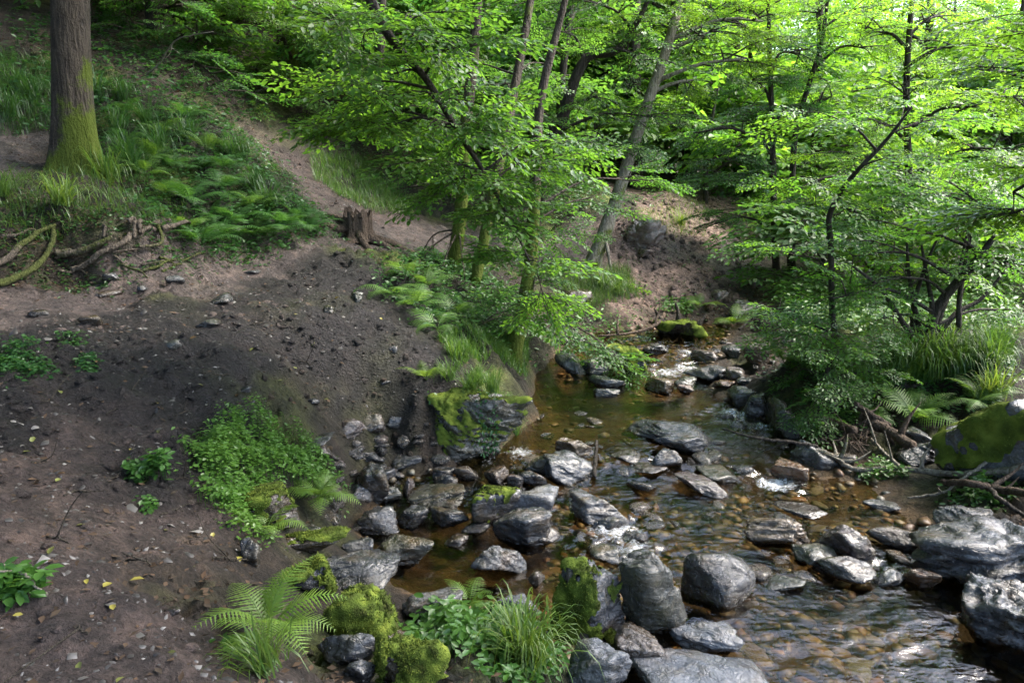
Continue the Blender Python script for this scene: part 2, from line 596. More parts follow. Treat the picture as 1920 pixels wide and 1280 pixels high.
cz(0, 700, 1.42, MUD); cz(250, 700, 1.3, MUD); cz(500, 700, 1.1, MUD); cz(680, 790, .52, MUD); cz(780, 760, .6, MUD); cz(820, 700, .78, MUD)
cz(600, 600, 1.3, MUD); cz(700, 560, 1.28, MUD); cz(400, 620, 1.38, MUD); cz(830, 640, .95, GREEN); cz(740, 600, 1.15, MUD)
# path
cz(0, 600, 1.52, PATH); cz(120, 575, 1.52, PATH); cz(250, 560, 1.5, PATH); cz(380, 525, 1.55, PATH); cz(500, 490, 1.6, PATH); cz(650, 460, 1.65, PATH); cz(750, 447, 1.62, PATH); cz(720, 425, 1.75, SOIL)
cz(1050, 470, 1.2, PATH); cy(880, 440, 12.0, LIT)
# strip between path and stream
cz(720, 500, 1.5, GREEN); cz(850, 500, 1.3, GREEN); cz(965, 650, .62, GREEN); cz(1000, 600, .75, GREEN); cz(1060, 560, .75, LIT); cz(1090, 625, .4, BED); cz(920, 690, .7, GREEN); cr(-.05, 7.1, .68, GREEN); cr(-.4, 6.7, .62, LIT); cr(-.5, 6.2, .25, LIT)
# left slope
cy(150, 335, 8.4, LIT); cy(150, 540, 6.65, LIT); cy(20, 480, 6.5, LIT); cy(60, 420, 6.85, LIT); cy(200, 425, 6.95, LIT); cy(330, 430, 7.6, GREEN); cy(300, 505, 7.0, LIT); cy(420, 480, 8.05, LIT); cy(500, 420, 8.75, GREEN); cy(600, 420, 9.45, GREEN)
cy(350, 320, 9.4, GREEN); cy(480, 330, 10.2, GREEN); cy(560, 370, 10.2, SOIL); cy(600, 360, 10.9, SOIL); cy(520, 300, 11.6, SOIL); cy(470, 200, 14.5, LIT); cy(620, 300, 12.6, GREEN); cy(700, 345, 12.4, GREEN)
cy(0, 300, 8.4, PATH); cy(40, 280, 8.9, PATH); cy(50, 150, 10.6, GREEN); cy(300, 200, 10.9, GREEN); cy(200, 250, 9.9, GREEN); cy(100, 40, 12, LIT); cy(350, 100, 12.6, LIT); cy(230, 130, 11.4, LIT); cy(800, 385, 12.8, GREEN); cy(420, 250, 11, GREEN)
for q in [(-6.6, 8, 2.9), (-8, 6, 3.2), (-6, 5, 2.2), (-5, 3.5, 1.8), (-8, 2, 2.6), (-12, 4, 5), (-12, 9, 6), (-3, 15, 4.0), (-1.5, 15, 2.9), (-12, 16, 9), (-7, 20, 8.5), (-16, 26, 18), (-22, 12, 15), (-25, 2, 12), (-4, 26, 9), (-12, 40, 24), (-35, 40, 36), (-30, 70, 44), (-3, 20, 6), (-40, 10, 28), (-45, -10, 26), (-10, -10, 4), (-5, 60, 24)]:
    cr(*q, LIT)
# far bank
cz(1110, 500, 1.0, BARE); cz(1200, 600, .48, BARE); cz(1300, 490, .98, PATH); cz(1250, 540, .72, BARE); cz(1350, 560, .62, BARE); cy(1250, 352, 16, BARE); cy(1400, 400, 16.5, BARE); cy(1330, 420, 14.6, BARE); cy(1200, 430, 13.0, BARE); cy(1190, 462, 12.7, BARE); cy(1215, 400, 14.6, BARE); cy(1300, 462, 13.2, BARE); cy(1310, 440, 13.9, BARE); cz(1420, 490, .9, PATH); cz(1440, 600, .5, LIT); cy(1120, 400, 14, GREEN); cy(1000, 420, 13.4, GREEN)
for q in [(3.5, 20, 2.3), (1.5, 20, 2.7), (0, 18, 3.0), (4, 28, 2.8), (-1, 30, 6), (3, 42, 6), (7, 60, 8), (2, 90, 22)]:
    cr(*q, LIT)
# right bank
cz(1700, 650, .74, GREEN); cz(1550, 688, .62, GREEN); cz(1860, 668, .78, GREEN); cz(1700, 775, .24, LIT); cz(1560, 790, .18, LIT); cz(1850, 760, .4, LIT); cz(1450, 790, .1, LIT); cz(1500, 700, .55, GREEN); cz(1430, 690, .35, LIT)
cz(1700, 900, .07, BED); cz(1700, 960, .03, BED); cz(1640, 900, .03, BED); cz(1920, 1000, .2, LIT); cz(1920, 1130, .08, BED); cz(1880, 900, .25, LIT); cz(1500, 860, .05, BED); cz(1900, 700, .65, LIT)
for q in [(3.2, 3.2, -.02), (3.8, 2.5, .25), (3.6, .5, .2), (5, 3, .8), (5, 5, .7), (7, 4, 1.2), (6, -3, 1.2)]:
    cr(*q, LIT)
for q in [(5, 9, .72), (7, 8, .85), (6.9, 12, .85), (5.5, 12.5, .7), (4.6, 10.6, .62), (10, 10, 1.2), (5.6, 15, .8), (8, 18, 1.3), (15, 18, 2.2), (6.5, 24, 1.8), (12, 35, 2.6), (25, 30, 5), (30, 55, 8), (15, 60, 5), (20, 8, 2.5), (40, 20, 9), (45, 80, 16), (20, 100, 14), (40, -10, 6)]:
    cr(*q, GREEN)

_cx = np.array([c[0] for c in CP]); _cy = np.array([c[1] for c in CP]); _cz = np.array([c[2] for c in CP]); _cc = np.array([c[3] for c in CP])
def _phi(r2): return np.sqrt(r2 + 0.12 ** 2)
_A = _phi((_cx[:, None] - _cx) ** 2 + (_cy[:, None] - _cy) ** 2) + np.eye(len(CP)) * -0.02
_Pm = np.stack([np.ones(len(CP)), _cx, _cy], 1)
_S = np.block([[_A, _Pm], [_Pm.T, np.zeros((3, 3))]])
_W = np.linalg.lstsq(_S, np.concatenate([_cz, np.zeros(3)]), rcond=None)[0]

def base_height(x, y):
    sh = x.shape
    x = x.ravel(); y = y.ravel()
    out = np.empty(len(x))
    for s in range(0, len(x), 20000):
        a, b = x[s:s + 20000], y[s:s + 20000]
        out[s:s + 20000] = _phi((a[:, None] - _cx) ** 2 + (b[:, None] - _cy) ** 2) @ _W[:-3] + _W[-3] + _W[-2] * a + _W[-1] * b
    return out.reshape(sh)

def water_level(x, y):
    yy = y - 0.25 * (x - 1.0)
    return 0.13 * smooth((yy - 5.55) / 1.1) + 0.05 * smooth((yy - 7.4) / 1.5) + 0.20 * smooth((yy - 8.6) / 1.5) + 0.12 * smooth((yy - 10.2) / 1.5)

def axis(segs):
    out = [segs[0][0]]
    for a, b, s in segs:
        n = max(1, int(round((b - a) / s)))
        out += list(np.linspace(a, b, n + 1)[1:])
    return np.array(out)
GX = axis([(-70, -22, 4), (-22, -9, .5), (-9, -5, .12), (-5, 4.6, .036), (4.6, 9, .12), (9, 22, .5), (22, 70, 4)])
GY = axis([(-20, -2, 2), (-2, 1.2, .3), (1.2, 9, .036), (9, 14, .06), (14, 20, .15), (20, 40, .6), (40, 140, 5)])
XX, YY = np.meshgrid(GX, GY, indexing='xy')
HB = base_height(XX, YY)
# class weights
def class_weights(x, y):
    jx = x + 0.5 * nz2(x, y, .9, 3, 21); jy = y + 0.5 * nz2(x, y, .9, 3, 22)
    x, y = jx.ravel(), jy.ravel()
    out = np.zeros((len(x), 7))
    for s in range(0, len(x), 20000):
        d2 = (x[s:s + 20000, None] - _cx) ** 2 + (y[s:s + 20000, None] - _cy) ** 2 + 0.02
        w = d2 ** -2.2
        for c in range(7):
            out[s:s + 20000, c] = w[:, _cc == c].sum(1)
    out /= out.sum(1, keepdims=True)
    return out
CW = class_weights(XX, YY)
WL = water_level(XX, YY)
clod = nz2(XX, YY, 4.2, 5, 3, .62)
bigr = nz2(XX, YY, 1.1, 3, 5)
fine = 1.6 * (.5 - np.abs(nz2(XX, YY, 9, 2, 6)))
near = smooth((16 - YY) / 8)
cls = CW.reshape(*XX.shape, 7)
amp = cls @ np.array([.055, .024, .022, .07, .09, .08, .02])
_pd = np.full(XX.shape, 1.0)
HH = HB + near * (amp * (clod + .35 * fine) + .05 * bigr * (1 - cls[..., BED]) * (1 - cls[..., PATH]))
HH = HH - .07 * smooth((WL + .06 - HB) / .1) * near
HH = HH + (1 - near) * .25 * nz2(XX, YY, .35, 3, 8)
# the bed keeps under the water and banks stay above it
def hgrid(x, y, G=None):
    G = HH if G is None else G
    x = np.clip(np.asarray(x, float), GX[0], GX[-1] - 1e-4); y = np.clip(np.asarray(y, float), GY[0], GY[-1] - 1e-4)
    i = np.searchsorted(GX, x, side='right') - 1; j = np.searchsorted(GY, y, side='right') - 1
    i = np.clip(i, 0, len(GX) - 2); j = np.clip(j, 0, len(GY) - 2)
    u = (x - GX[i]) / (GX[i + 1] - GX[i]); v = (y - GY[j]) / (GY[j + 1] - GY[j])
    return (G[j, i] * (1 - u) + G[j, i + 1] * u) * (1 - v) + (G[j + 1, i] * (1 - u) + G[j + 1, i + 1] * u) * v
def surf(x, y):
    return np.maximum(hgrid(x, y), np.where((np.asarray(x) > -1.6) & (np.asarray(x) < 4.2) & (np.asarray(y) < 12.5), water_level(np.asarray(x, float), np.asarray(y, float)), -9))
_T = np.concatenate([np.arange(1.2, 14, .012), np.arange(14, 80, .08)])
def on_ground(px, py, water=True):
    d = ray(px, py)
    P = np.array([0, 0, CAM_Z]) + _T[:, None] * d
    h = surf(P[:, 0], P[:, 1]) if water else hgrid(P[:, 0], P[:, 1])
    hit = np.nonzero(P[:, 2] <= h)[0]
    i = hit[0] if len(hit) else len(_T) - 1
    q = P[i].copy()
    q[2] = h[i]
    return q

nx, ny = len(GX), len(GY)
V = np.stack([XX, YY, HH], -1).reshape(-1, 3)
jj, ii = np.meshgrid(np.arange(ny - 1), np.arange(nx - 1), indexing='ij')
Q = np.stack([jj * nx + ii, jj * nx + ii + 1, (jj + 1) * nx + ii + 1, (jj + 1) * nx + ii], -1).reshape(-1, 4)
# the trodden path: a band along its line; away from it the same weight is mud
PATH_LINE = catmull(np.array([atZ(-150, 640, 1.5)[:2], atZ(0, 592, 1.52)[:2], atZ(120, 570, 1.52)[:2], atZ(250, 553, 1.5)[:2], atZ(380, 520, 1.55)[:2], atZ(500, 487, 1.6)[:2], atZ(650, 458, 1.65)[:2], atZ(760, 445, 1.62)[:2], atY(880, 440, 12.0)[:2], atZ(1050, 470, 1.2)[:2]]), 90)
pm = np.zeros(XX.size)
_x, _y = XX.ravel(), YY.ravel()
_near = np.nonzero((_x > -7) & (_x < 2) & (_y > 3) & (_y < 14))[0]
_d = np.full(len(_near), 9.0)
for q_ in PATH_LINE:
    _d = np.minimum(_d, np.hypot(_x[_near] - q_[0], _y[_near] - q_[1]))
pm[_near] = smooth((.52 + .12 * nz2(_x[_near], _y[_near], 2.5, 3, 71) - _d) / .25)
left = ((_x < .8) & (_y < 13)).astype(float) * (1 - smooth((_y - 11.5) / 1.5))
up = (_x < -4.4).astype(float) * (_y > 7.8)
CW[:, MUD] += CW[:, PATH] * left * (1 - up); CW[:, PATH] *= 1 - left * (1 - up)
CW *= (1 - .92 * pm)[:, None]; CW[:, PATH] += .92 * pm
_bm = (smooth((WL + .10 - HH) / .08)).ravel()
CW[:, LIT] += CW[:, BED] * (1 - _bm)
CW[:, BED] *= _bm
gcol = CW @ ALB
# greenish moss film on the forest floor classes
mossy = np.clip(nz2(XX, YY, 1.7, 4, 31).ravel() * 1.4, 0, 1)[:, None] * (CW[:, [GREEN]] * 1.0 + CW[:, [LIT]] * .35)
gcol = gcol * (1 - mossy) + np.array([0.06, 0.08, 0.014]) * mossy
gcol = np.concatenate([gcol, np.ones((len(gcol), 1))], 1)
ground = link('ground', make_mesh('ground', V, [Q], [M_GROUND], None, True, {'ground_color': ('COLOR', gcol), 'wet': ('FLOAT', CW @ WET)}), kind='structure')

# ------------------------------------------------------------------ water
wx = np.arange(-1.9, 4.3, .03); wy = np.concatenate([np.arange(-1, 2, .15), np.arange(2, 12.6, .03)])
WX, WY = np.meshgrid(wx, wy, indexing='xy')
RIF = [(1150, 995, .55), (1190, 1030, .4), (1060, 955, .3), (1370, 775, .45), (1430, 800, .4), (1455, 905, .35), (1400, 880, .3), (1250, 690, .5), (1290, 670, .5), (1150, 715, .35), (975, 862, .35), (920, 885, .35), (1350, 680, .4), (1560, 1000, .25), (1640, 1060, .3), (1480, 1045, .25), (1250, 870, .35), (1130, 870, .3), (1330, 905, .25), (1300, 640, .5), (800, 905, .3), (1080, 625, .35), (1390, 660, .4)]
RS = np.array([1.0, 1.0, .7, 1.0, .9, 1.3, .7, 1.0, 1.0, .8, 1.0, .7, .8, .5, .8, .6, .6, .6, .5, .9, .6, .9, .8])
foam = np.zeros_like(WX)
for (px, py, r), s in zip(RIF, RS):
    c = atZ(px, py, float(water_level(np.array(1.5), np.array(atZ(px, py, .1)[1]))))
    d2 = ((WX - c[0]) / (r * .9)) ** 2 + ((WY - c[1]) / (r * .8)) ** 2
    foam = np.maximum(foam, s * np.exp(-d2 * 1.8))
ca, sa = math.cos(-.5), math.sin(-.5)
rx, ry = WX * ca - WY * sa, WX * sa + WY * ca
chop = nz2(rx * 1.0, ry * 1.7, 9, 4, 41, .6)
swell = nz2(rx * .8, ry * 1.9, 4.5, 2, 43)
front = smooth((4.6 - WY) / 1.2) * smooth((WX - .9) / .8)
WZ = water_level(WX, WY) + .004 * swell + foam * .035 * chop + front * .009 * nz2(rx * .7, ry * 2.6, 5, 2, 44) + .0012 * chop
V = np.stack([WX, WY, WZ], -1).reshape(-1, 3)
nx, ny = len(wx), len(wy)
jj, ii = np.meshgrid(np.arange(ny - 1), np.arange(nx - 1), indexing='ij')
Q = np.stack([jj * nx + ii, jj * nx + ii + 1, (jj + 1) * nx + ii + 1, (jj + 1) * nx + ii], -1).reshape(-1, 4)
dep = hgrid(V[:, 0], V[:, 1]) - V[:, 2]
Q = Q[(dep[Q].min(1) < .03)]
used, inv = np.unique(Q.ravel(), return_inverse=True)
link('water', make_mesh('water', V[used], [inv.reshape(-1, 4)], [M_WATER], None, True, {'foam': ('FLOAT', foam.ravel()[used])}), kind='structure')

# ------------------------------------------------------------------ rocks
_ico = {}
def ico(s):
    if s not in _ico:
        bm = bmesh.new()
        bmesh.ops.create_icosphere(bm, subdivisions=s, radius=1)
        bm.verts.ensure_lookup_table()
        v = np.array([x.co[:] for x in bm.verts])
        f = np.array([[x.index for x in y.verts] for y in bm.faces])
        bm.free()
        _ico[s] = (unit(v), f)
    return _ico[s]

def rock_verts(seed, sub, dims, angular=12, planes=15, rough=.05, strata=.02, lean=0.0, roll=0.0):
    r = np.random.default_rng(seed)
    D, F = ico(sub)
    planes = max(7, planes - 4)
    N = unit(r.normal(size=(planes, 3)))
    N = np.vstack([N, [[0, 0, 1], [0, 0, -1]]])
    h = np.concatenate([r.uniform(.5, 1.0, planes), [.72, .8]])
    angular = angular * 1.7
    q = np.clip(D @ N.T / h, 0, None)
    rad = (q ** angular).sum(1) ** (-1 / angular)
    rad = np.minimum(rad, 1.6)
    P = D * rad[:, None]
    P = P * (1 + rough * fbm(P * 1.7 + seed * 3.1, 3, seed % 97)[:, None])
    sd = unit(np.array([r.normal() * .4, r.normal() * .3, 1.0]))
    Q2 = P + (P @ sd)[:, None] * sd * 2.6
    ridge = 1 - np.abs(fbm(Q2 * 1.5 + seed * 1.7, 4, 5, .55)) * 1.6
    step = fbm(Q2 * .9 + seed * 2.3, 2, 15) * 3.5
    step = np.floor(step) + smooth((step % 1.0 - .5) * 4 + .5)
    P = P + unit(P) * (strata * 1.9 * (ridge - .5) + strata * 1.2 * step * .5)[:, None]
    P = P + unit(P) * (.02 * fbm(P * 5 + seed, 4, 9))[:, None]
    lo, hi = P.min(0), P.max(0)
    P = (P - (lo + hi) / 2) / (hi - lo)
    P = P * np.array(dims)
    if roll:
        c, s_ = math.cos(roll), math.sin(roll)
        P = np.stack([P[:, 0] * c - P[:, 2] * s_, P[:, 1], P[:, 0] * s_ + P[:, 2] * c], -1)
    if lean:
        P[:, 0] += lean * (P[:, 2])
    return P, F

def vnormals(V, F):
    n = np.cross(V[F[:, 1]] - V[F[:, 0]], V[F[:, 2]] - V[F[:, 0]])
    o = np.zeros_like(V)
    for k in range(3):
        np.add.at(o, F[:, k], n)
    return unit(o)

def moss_shell(V, F, seed, amount, thick, blades=1500, bias=(0, 0, 1)):
    """A cushion of moss over the upward faces of a rock: thickened sheet plus short blades."""
    N = vnormals(V, F)
    size = np.ptp(V, axis=0).max()
    field = N @ unit(np.array(bias, float)) * .9 + 1.15 * fbm(V / size * 4.0 + seed, 5, seed % 89, .6) + amount * 1.6 - 1.05
    keepf = field[F].min(1) > 0
    if keepf.sum() < 8:
        return None
    F2 = F[keepf]
    used, inv = np.unique(F2.ravel(), return_inverse=True)
    F2 = inv.reshape(-1, 3)
    Vm, Nm, fm = V[used], N[used], field[used]
    th = thick * (smooth(fm * 2.4) * (.75 + .6 * fbm(Vm / size * 9 + 3, 3, 4)) + .12 * vnoise(Vm * 70, 5)) + .002
    Vs = Vm + Nm * np.maximum(th, .0015)[:, None]
    g = Geo()
    g.add(Vs, F2, 0, np.clip(.5 + .5 * vnoise(Vm / size * 12, 8), 0, 1))
    r = np.random.default_rng(seed)
    fi = r.integers(0, len(F2), blades)
    w = r.dirichlet([1, 1, 1], blades)
    C = (Vs[F2[fi]] * w[..., None]).sum(1)
    nn = unit(Nm[F2[fi, 0]] + r.normal(0, .5, (blades, 3)))
    t = unit(np.cross(nn, r.normal(size=(blades, 3))))
    L = r.uniform(.008, .02, blades)[:, None] * (thick / .02) ** .5
    B = np.stack([C - t * .003, C + t * .003, C + nn * L], 1).reshape(-1, 3)
    g.add(B, np.arange(blades * 3).reshape(-1, 3), 0, np.repeat(r.uniform(.3, 1, blades), 3))
    return g.mesh('moss', [M_MOSS])

TINT = {k: tuple(c * .25 for c in v) for k, v in dict(grey=(.165, .17, .185), dark=(.07, .07, .075), black=(.035, .035, .04), olive=(.13, .13, .09), gold=(.26, .17, .09), orange=(.34, .16, .06), pale=(.36, .375, .41), pink=(.25, .19, .18), brown=(.15, .105, .075), slate=(.12, .13, .15), earth=(.62, .45, .38), green=(.12, .14, .09)).items()}
ROCKS = []
_rs = [100]
def rock(x0, x1, yt, yb, tint, label, moss=0.0, name='boulder', cat='boulder', sub=4, angular=12, lean=0.0, roll=0.0, sink=.28, depth=None, strata=.03, shell=None, hfrac=None, group=None, planes=15, seed=None, at=None, flat=False, bias=(0, 0, 1)):
    _rs[0] += 1
    sd = seed or _rs[0]
    cx = (x0 + x1) / 2
    P = on_ground(cx, yb) if at is None else atY(cx, yb, at)
    q = P - np.array([0, 0, CAM_Z])
    t = q[1] * CT - q[2] * ST
    W = (x1 - x0) / FPX * t
    hm = (yb - yt) / FPX * t
    dist = math.hypot(q[0], q[1])
    phi = math.atan2(-q[2], dist)
    if depth is None:
        H = min((hfrac or .6) * hm / math.cos(phi), W * 1.2)
        Dp = np.clip((hm - H * math.cos(phi)) / math.sin(max(phi, .1)), .55 * W, 1.15 * W)
        H = max((hm - Dp * math.sin(phi) * .8) / math.cos(phi), .22 * hm, .03)
    else:
        Dp = depth * W
        H = max((hm - Dp * math.sin(phi) * .8) / math.cos(phi), .2 * hm, .03)
    fwd = np.array([q[0], q[1], 0]) / dist
    C = P + fwd * Dp * .42
    full = H / (1 - sink)
    V, F = rock_verts(sd, sub, (W * 1.06, Dp * 1.06, full), angular, planes, .05, strata, lean, roll)
    a = math.atan2(-fwd[0], fwd[1])
    ca_, sa_ = math.cos(a), math.sin(a)
    V = np.stack([V[:, 0] * ca_ - V[:, 1] * sa_, V[:, 0] * sa_ + V[:, 1] * ca_, V[:, 2]], -1)
    V[:, 2] += full / 2 - full * sink
    o = link(name, make_mesh(name, V, [F], [M_ROCK]), loc=(C[0], C[1], P[2]))
    c = TINT[tint]
    o.color = (*c, moss * .55 if shell is None else .05)
    tag(o, label, cat, group)
    if shell:
        me = moss_shell(V, F, sd, moss, shell, int(1200 + 2500 * min(1, W)), bias)
        if me:
            link('moss', me, parent=o)
    ROCKS.append((C[0], C[1], max(W, Dp) / 2))
    return o, V, F, C
# ---- boulders of the near shore and the pocket pool
rock(618, 748, 1086, 1222, 'grey', 'rounded boulder thickly covered with bright moss beside the big near fern', 1.2, sub=5, shell=.024, angular=8, depth=.8)
rock(598, 702, 1182, 1248, 'slate', 'wet bluish grey rock at the foot of the thickly mossed boulder', 0, sink=.4)
rock(536, 622, 1052, 1118, 'grey', 'small block capped with bright green moss between fern and flat ledge', .98, sub=5, shell=.022, angular=8)
rock(494, 752, 1036, 1106, 'slate', 'long low grey rock ledge behind the mossy block', .25, sub=5, depth=.42, angular=9, strata=.035)
rock(498, 656, 992, 1042, 'brown', 'brown mossy slab lying like a log under the leafy mound', .75, sub=5, depth=.34, shell=.012, strata=.04)
rock(455, 490, 1008, 1062, 'grey', 'upright grey stone at the edge of the dirt bank', .1)
rock(757, 868, 1104, 1165, 'pale', 'pale lichen-spotted boulder at the end of the brown pool', .4, sub=5)
rock(918, 1012, 1108, 1172, 'pale', 'pale lichen-spotted rock behind the near grass tuft', .4, sub=5)
rock(884, 988, 1022, 1086, 'grey', 'flat-topped wet rock standing alone in the brown pool', 0, sub=5, angular=18, depth=.62, roll=-.12)
rock(706, 812, 985, 1056, 'olive', 'mottled rounded rock sloping into the brown pool', .3, sub=5, angular=8, depth=.8)
rock(672, 748, 948, 1004, 'grey', 'grey rock between the mottled sloping rock and the shore ferns', .15, angular=9)
rock(768, 874, 906, 957, 'olive', 'broad olive slab tilted over two dark stones', .3, sub=5, depth=.75, hfrac=.4, roll=.12, angular=14)
rock(743, 803, 944, 988, 'dark', 'dark wet stone under the left end of the olive slab', 0)
rock(806, 878, 948, 988, 'dark', 'dark wet stone under the right end of the olive slab', 0)
rock(886, 976, 902, 990, 'grey', 'cone-shaped rock with a mossy cap in mid stream', .6, sub=5, shell=.012, angular=9, lean=.05)
rock(924, 1032, 944, 1030, 'grey', 'grey triangular boulder in front of the cone-shaped mossy rock', .1, sub=5, angular=11)
rock(946, 1046, 906, 975, 'pale', 'pale flat-sided rock behind the grey triangular boulder', 0, sub=4)
rock(660, 729, 858, 944, 'dark', 'dark upright boulder with moss on its shoulder by the flat slabs', .55, sub=5, angular=10)
rock(543, 628, 814, 834, 'slate', 'thin slate slab above the leafy mound', 0, depth=.5, name='flat_rock', cat='rock')
rock(568, 640, 828, 862, 'brown', 'reddish brown slab tipped beneath the thin slate slab', 0, depth=.5, roll=-.3, name='flat_rock', cat='rock')
rock(652, 724, 830, 870, 'slate', 'flat grey slab near the foot of the mud slope', .1, depth=.9, name='flat_rock', cat='rock')
rock(618, 688, 780, 824, 'pink', 'pale pinkish flat stone at the bottom of the mud slope', 0, depth=.8, name='flat_rock', cat='rock')
rock(662, 722, 770, 806, 'brown', 'dark mossy stone against the bottom of the mud slope', .5)
rock(722, 768, 774, 802, 'slate', 'small slate grey block beside the rock outcrop', 0, angular=16)
rock(812, 858, 874, 900, 'dark', 'small dark block at the foot of the outcrop', 0)
rock(852, 902, 868, 900, 'brown', 'small brown block at the foot of the outcrop', 0, angular=16)
rock(756, 778, 892, 928, 'pink', 'small upright pinkish stone among the wet shore rocks', 0)
rock(716, 754, 908, 942, 'olive', 'olive stone between the dark upright boulder and the olive slab', .2)
rock(808, 858, 886, 916, 'slate', 'low slate stone in front of the small dark block', 0)
rock(655, 700, 905, 940, 'slate', 'low slate stone at the foot of the dark upright boulder', 0)
rock(690, 745, 876, 905, 'slate', 'wet slate stone right of the dark upright boulder', .1)
rock(735, 790, 846, 880, 'slate', 'flat wet stone in the seep below the outcrop', .1, depth=.9)
rock(600, 650, 900, 960, 'brown', 'brown rock half hidden under the shore fern', .3)
rock(450, 560, 905, 988, 'brown', 'dark rock bulging under the leafy mound', .6, sub=5, shell=.012, angular=8)
rock(545, 610, 985, 1010, 'slate', 'low grey stone at the right end of the brown mossy slab', 0)
rock(640, 700, 1005, 1045, 'slate', 'low wet grey stone between ledge and brown pool', 0)
rock(712, 838, 1204, 1300, 'brown', 'mossy brown hummock of rock and soil at the near edge', 1.0, sub=5, shell=.016, angular=7)
rock(718, 764, 1186, 1244, 'pink', 'pale pink stone between two mossy boulders', 0, angular=9)
rock(640, 710, 1240, 1290, 'slate', 'low slate rock below the bluish grey rock', 0)
# ---- stream boulders
rock(1042, 1112, 816, 856, 'gold', 'golden brown rock just upstream of the dark rounded boulder', 0, sub=5, angular=9)
rock(1016, 1116, 846, 910, 'slate', 'dark rounded boulder with a smooth wet top', 0, sub=5, angular=9, depth=.7)
rock(980, 1044, 848, 888, 'olive', 'olive rounded rock left of the dark rounded boulder', .2, angular=8)
rock(972, 1026, 880, 910, 'black', 'small black wedge below the olive rounded rock', 0, angular=16)
rock(908, 956, 870, 908, 'brown', 'brown rock below the little fall at the outcrop', .2)
rock(950, 982, 888, 912, 'pink', 'small pinkish stone beside the black wedge', 0)
rock(1066, 1176, 916, 986, 'grey', 'craggy grey boulder at the head of the white riffle', 0, sub=5, angular=13, depth=.75)
rock(1108, 1164, 964, 994, 'slate', 'small bluish wedge leaning on the craggy grey boulder', 0, angular=16)
rock(1166, 1330, 780, 838, 'grey', 'largest midstream boulder with a broad silvery back', 0, sub=5, angular=8, depth=.6, strata=.035)
rock(1226, 1320, 802, 852, 'slate', 'smooth grey wedge resting against the largest midstream boulder', 0, sub=5, angular=18, depth=.7)
rock(1218, 1278, 838, 878, 'slate', 'angular wet stone below the smooth grey wedge', 0, angular=18)
rock(1132, 1214, 834, 864, 'brown', 'low brown wet slab downstream of the largest midstream boulder', 0, depth=.9)
rock(1262, 1360, 886, 928, 'pink', 'low ragged pale rock in midstream below the wet slab', 0, sub=5, depth=.7)
rock(1304, 1382, 872, 908, 'olive', 'green flat stone awash upstream of the low ragged rock', .1, depth=.9, hfrac=.25)
rock(1180, 1250, 862, 890, 'brown', 'low brown stone awash between riffles', 0, depth=.9)
rock(1104, 1172, 702, 728, 'pale', 'white water-washed rock in the upper pool', 0, depth=.6)
rock(1112, 1162, 722, 742, 'slate', 'low grey stone in front of the white water-washed rock', 0, depth=.7)
rock(1209, 1264, 702, 738, 'gold', 'squarish golden rock in the upper pool', 0, angular=20, sub=4)
rock(1265, 1304, 703, 733, 'olive', 'small rounded greenish rock right of the squarish golden rock', .3, angular=8)
rock(1280, 1364, 680, 716, 'grey', 'pale mossy boulder under the upper cascade', .5, sub=4)
rock(1360, 1394, 686, 714, 'pink', 'pinkish stone right of the pale mossy boulder', 0)
rock(1132, 1212, 634, 696, 'dark', 'dark dome boulder wholly coated with moss at the upper pool', .9, sub=5, shell=.012, angular=7)
rock(1204, 1250, 640, 664, 'dark', 'small dark rock beside the upper cascade', .4)
rock(1294, 1350, 652, 680, 'pink', 'broken pale rock at the top of the cascade', 0, angular=16)
rock(1352, 1390, 644, 670, 'black', 'black wet rock at the head of the cascade', 0)
rock(1386, 1446, 630, 690, 'gold', 'tall ochre boulder patched with moss under the right bank', .65, sub=4, angular=12)
rock(1362, 1420, 720, 760, 'dark', 'dark stacked rock jutting from the right bank', .3)
rock(1390, 1436, 730, 778, 'dark', 'dark rock below the stacked rock at the right bank', 0)
rock(1378, 1414, 706, 728, 'black', 'small black mossy rock at the right bank', .4)
rock(1432, 1504, 742, 818, 'black', 'big black boulder in the shade of the right bank', .2, sub=4)
rock(1270, 1300, 716, 736, 'orange', 'little orange stone in the upper pool', 0)
rock(1336, 1380, 712, 730, 'orange', 'low orange stones at the right side of the upper pool', 0)
rock(1040, 1100, 655, 700, 'grey', 'grey rock under the low leafy spray at the pool edge', .3)
rock(1086, 1140, 668, 702, 'slate', 'slate rock left of the moss-coated dome', .1)
rock(1445, 1512, 860, 900, 'orange', 'bright orange brown rock with a dark face beside the long twig', 0, sub=5, angular=10)
rock(1480, 1564, 826, 878, 'grey', 'streaked grey rock under the two broken logs', .2, sub=5, angular=8)
rock(1538, 1598, 840, 878, 'brown', 'reddish brown rock under the broken logs', 0)
rock(1680, 1768, 812, 878, 'grey', 'grey boulder between the logs and the great mossy boulder', .1, sub=5)
rock(1690, 1770, 800, 840, 'slate', 'flat pale rock in the shade behind the logs', .1)
rock(1397, 1512, 960, 1026, 'gold', 'golden banded block standing in the stream', 0, sub=5, angular=18, depth=.6, strata=.05)
rock(1520, 1630, 976, 1056, 'pink', 'brownish pink rock with a rounded hump near the right pool', 0, sub=5, angular=12)
rock(1522, 1632, 1042, 1094, 'dark', 'dark glossy rock in front of the brownish pink rock', 0, sub=5, angular=9)
rock(1482, 1562, 1012, 1066, 'olive', 'low olive rock awash left of the brownish pink rock', 0, depth=.9, hfrac=.3)
rock(1722, 2010, 960, 1100, 'grey', 'large pale grey slab tilted on the right shore', .12, sub=5, depth=.6, angular=18, strata=.07, roll=.16, lean=.1)
rock(1756, 1876, 946, 996, 'grey', 'smooth grey boulder behind the large pale slab', .15, sub=5, angular=8)
rock(1628, 1728, 980, 1026, 'brown', 'brown shadowed rock left of the large pale slab', .2)
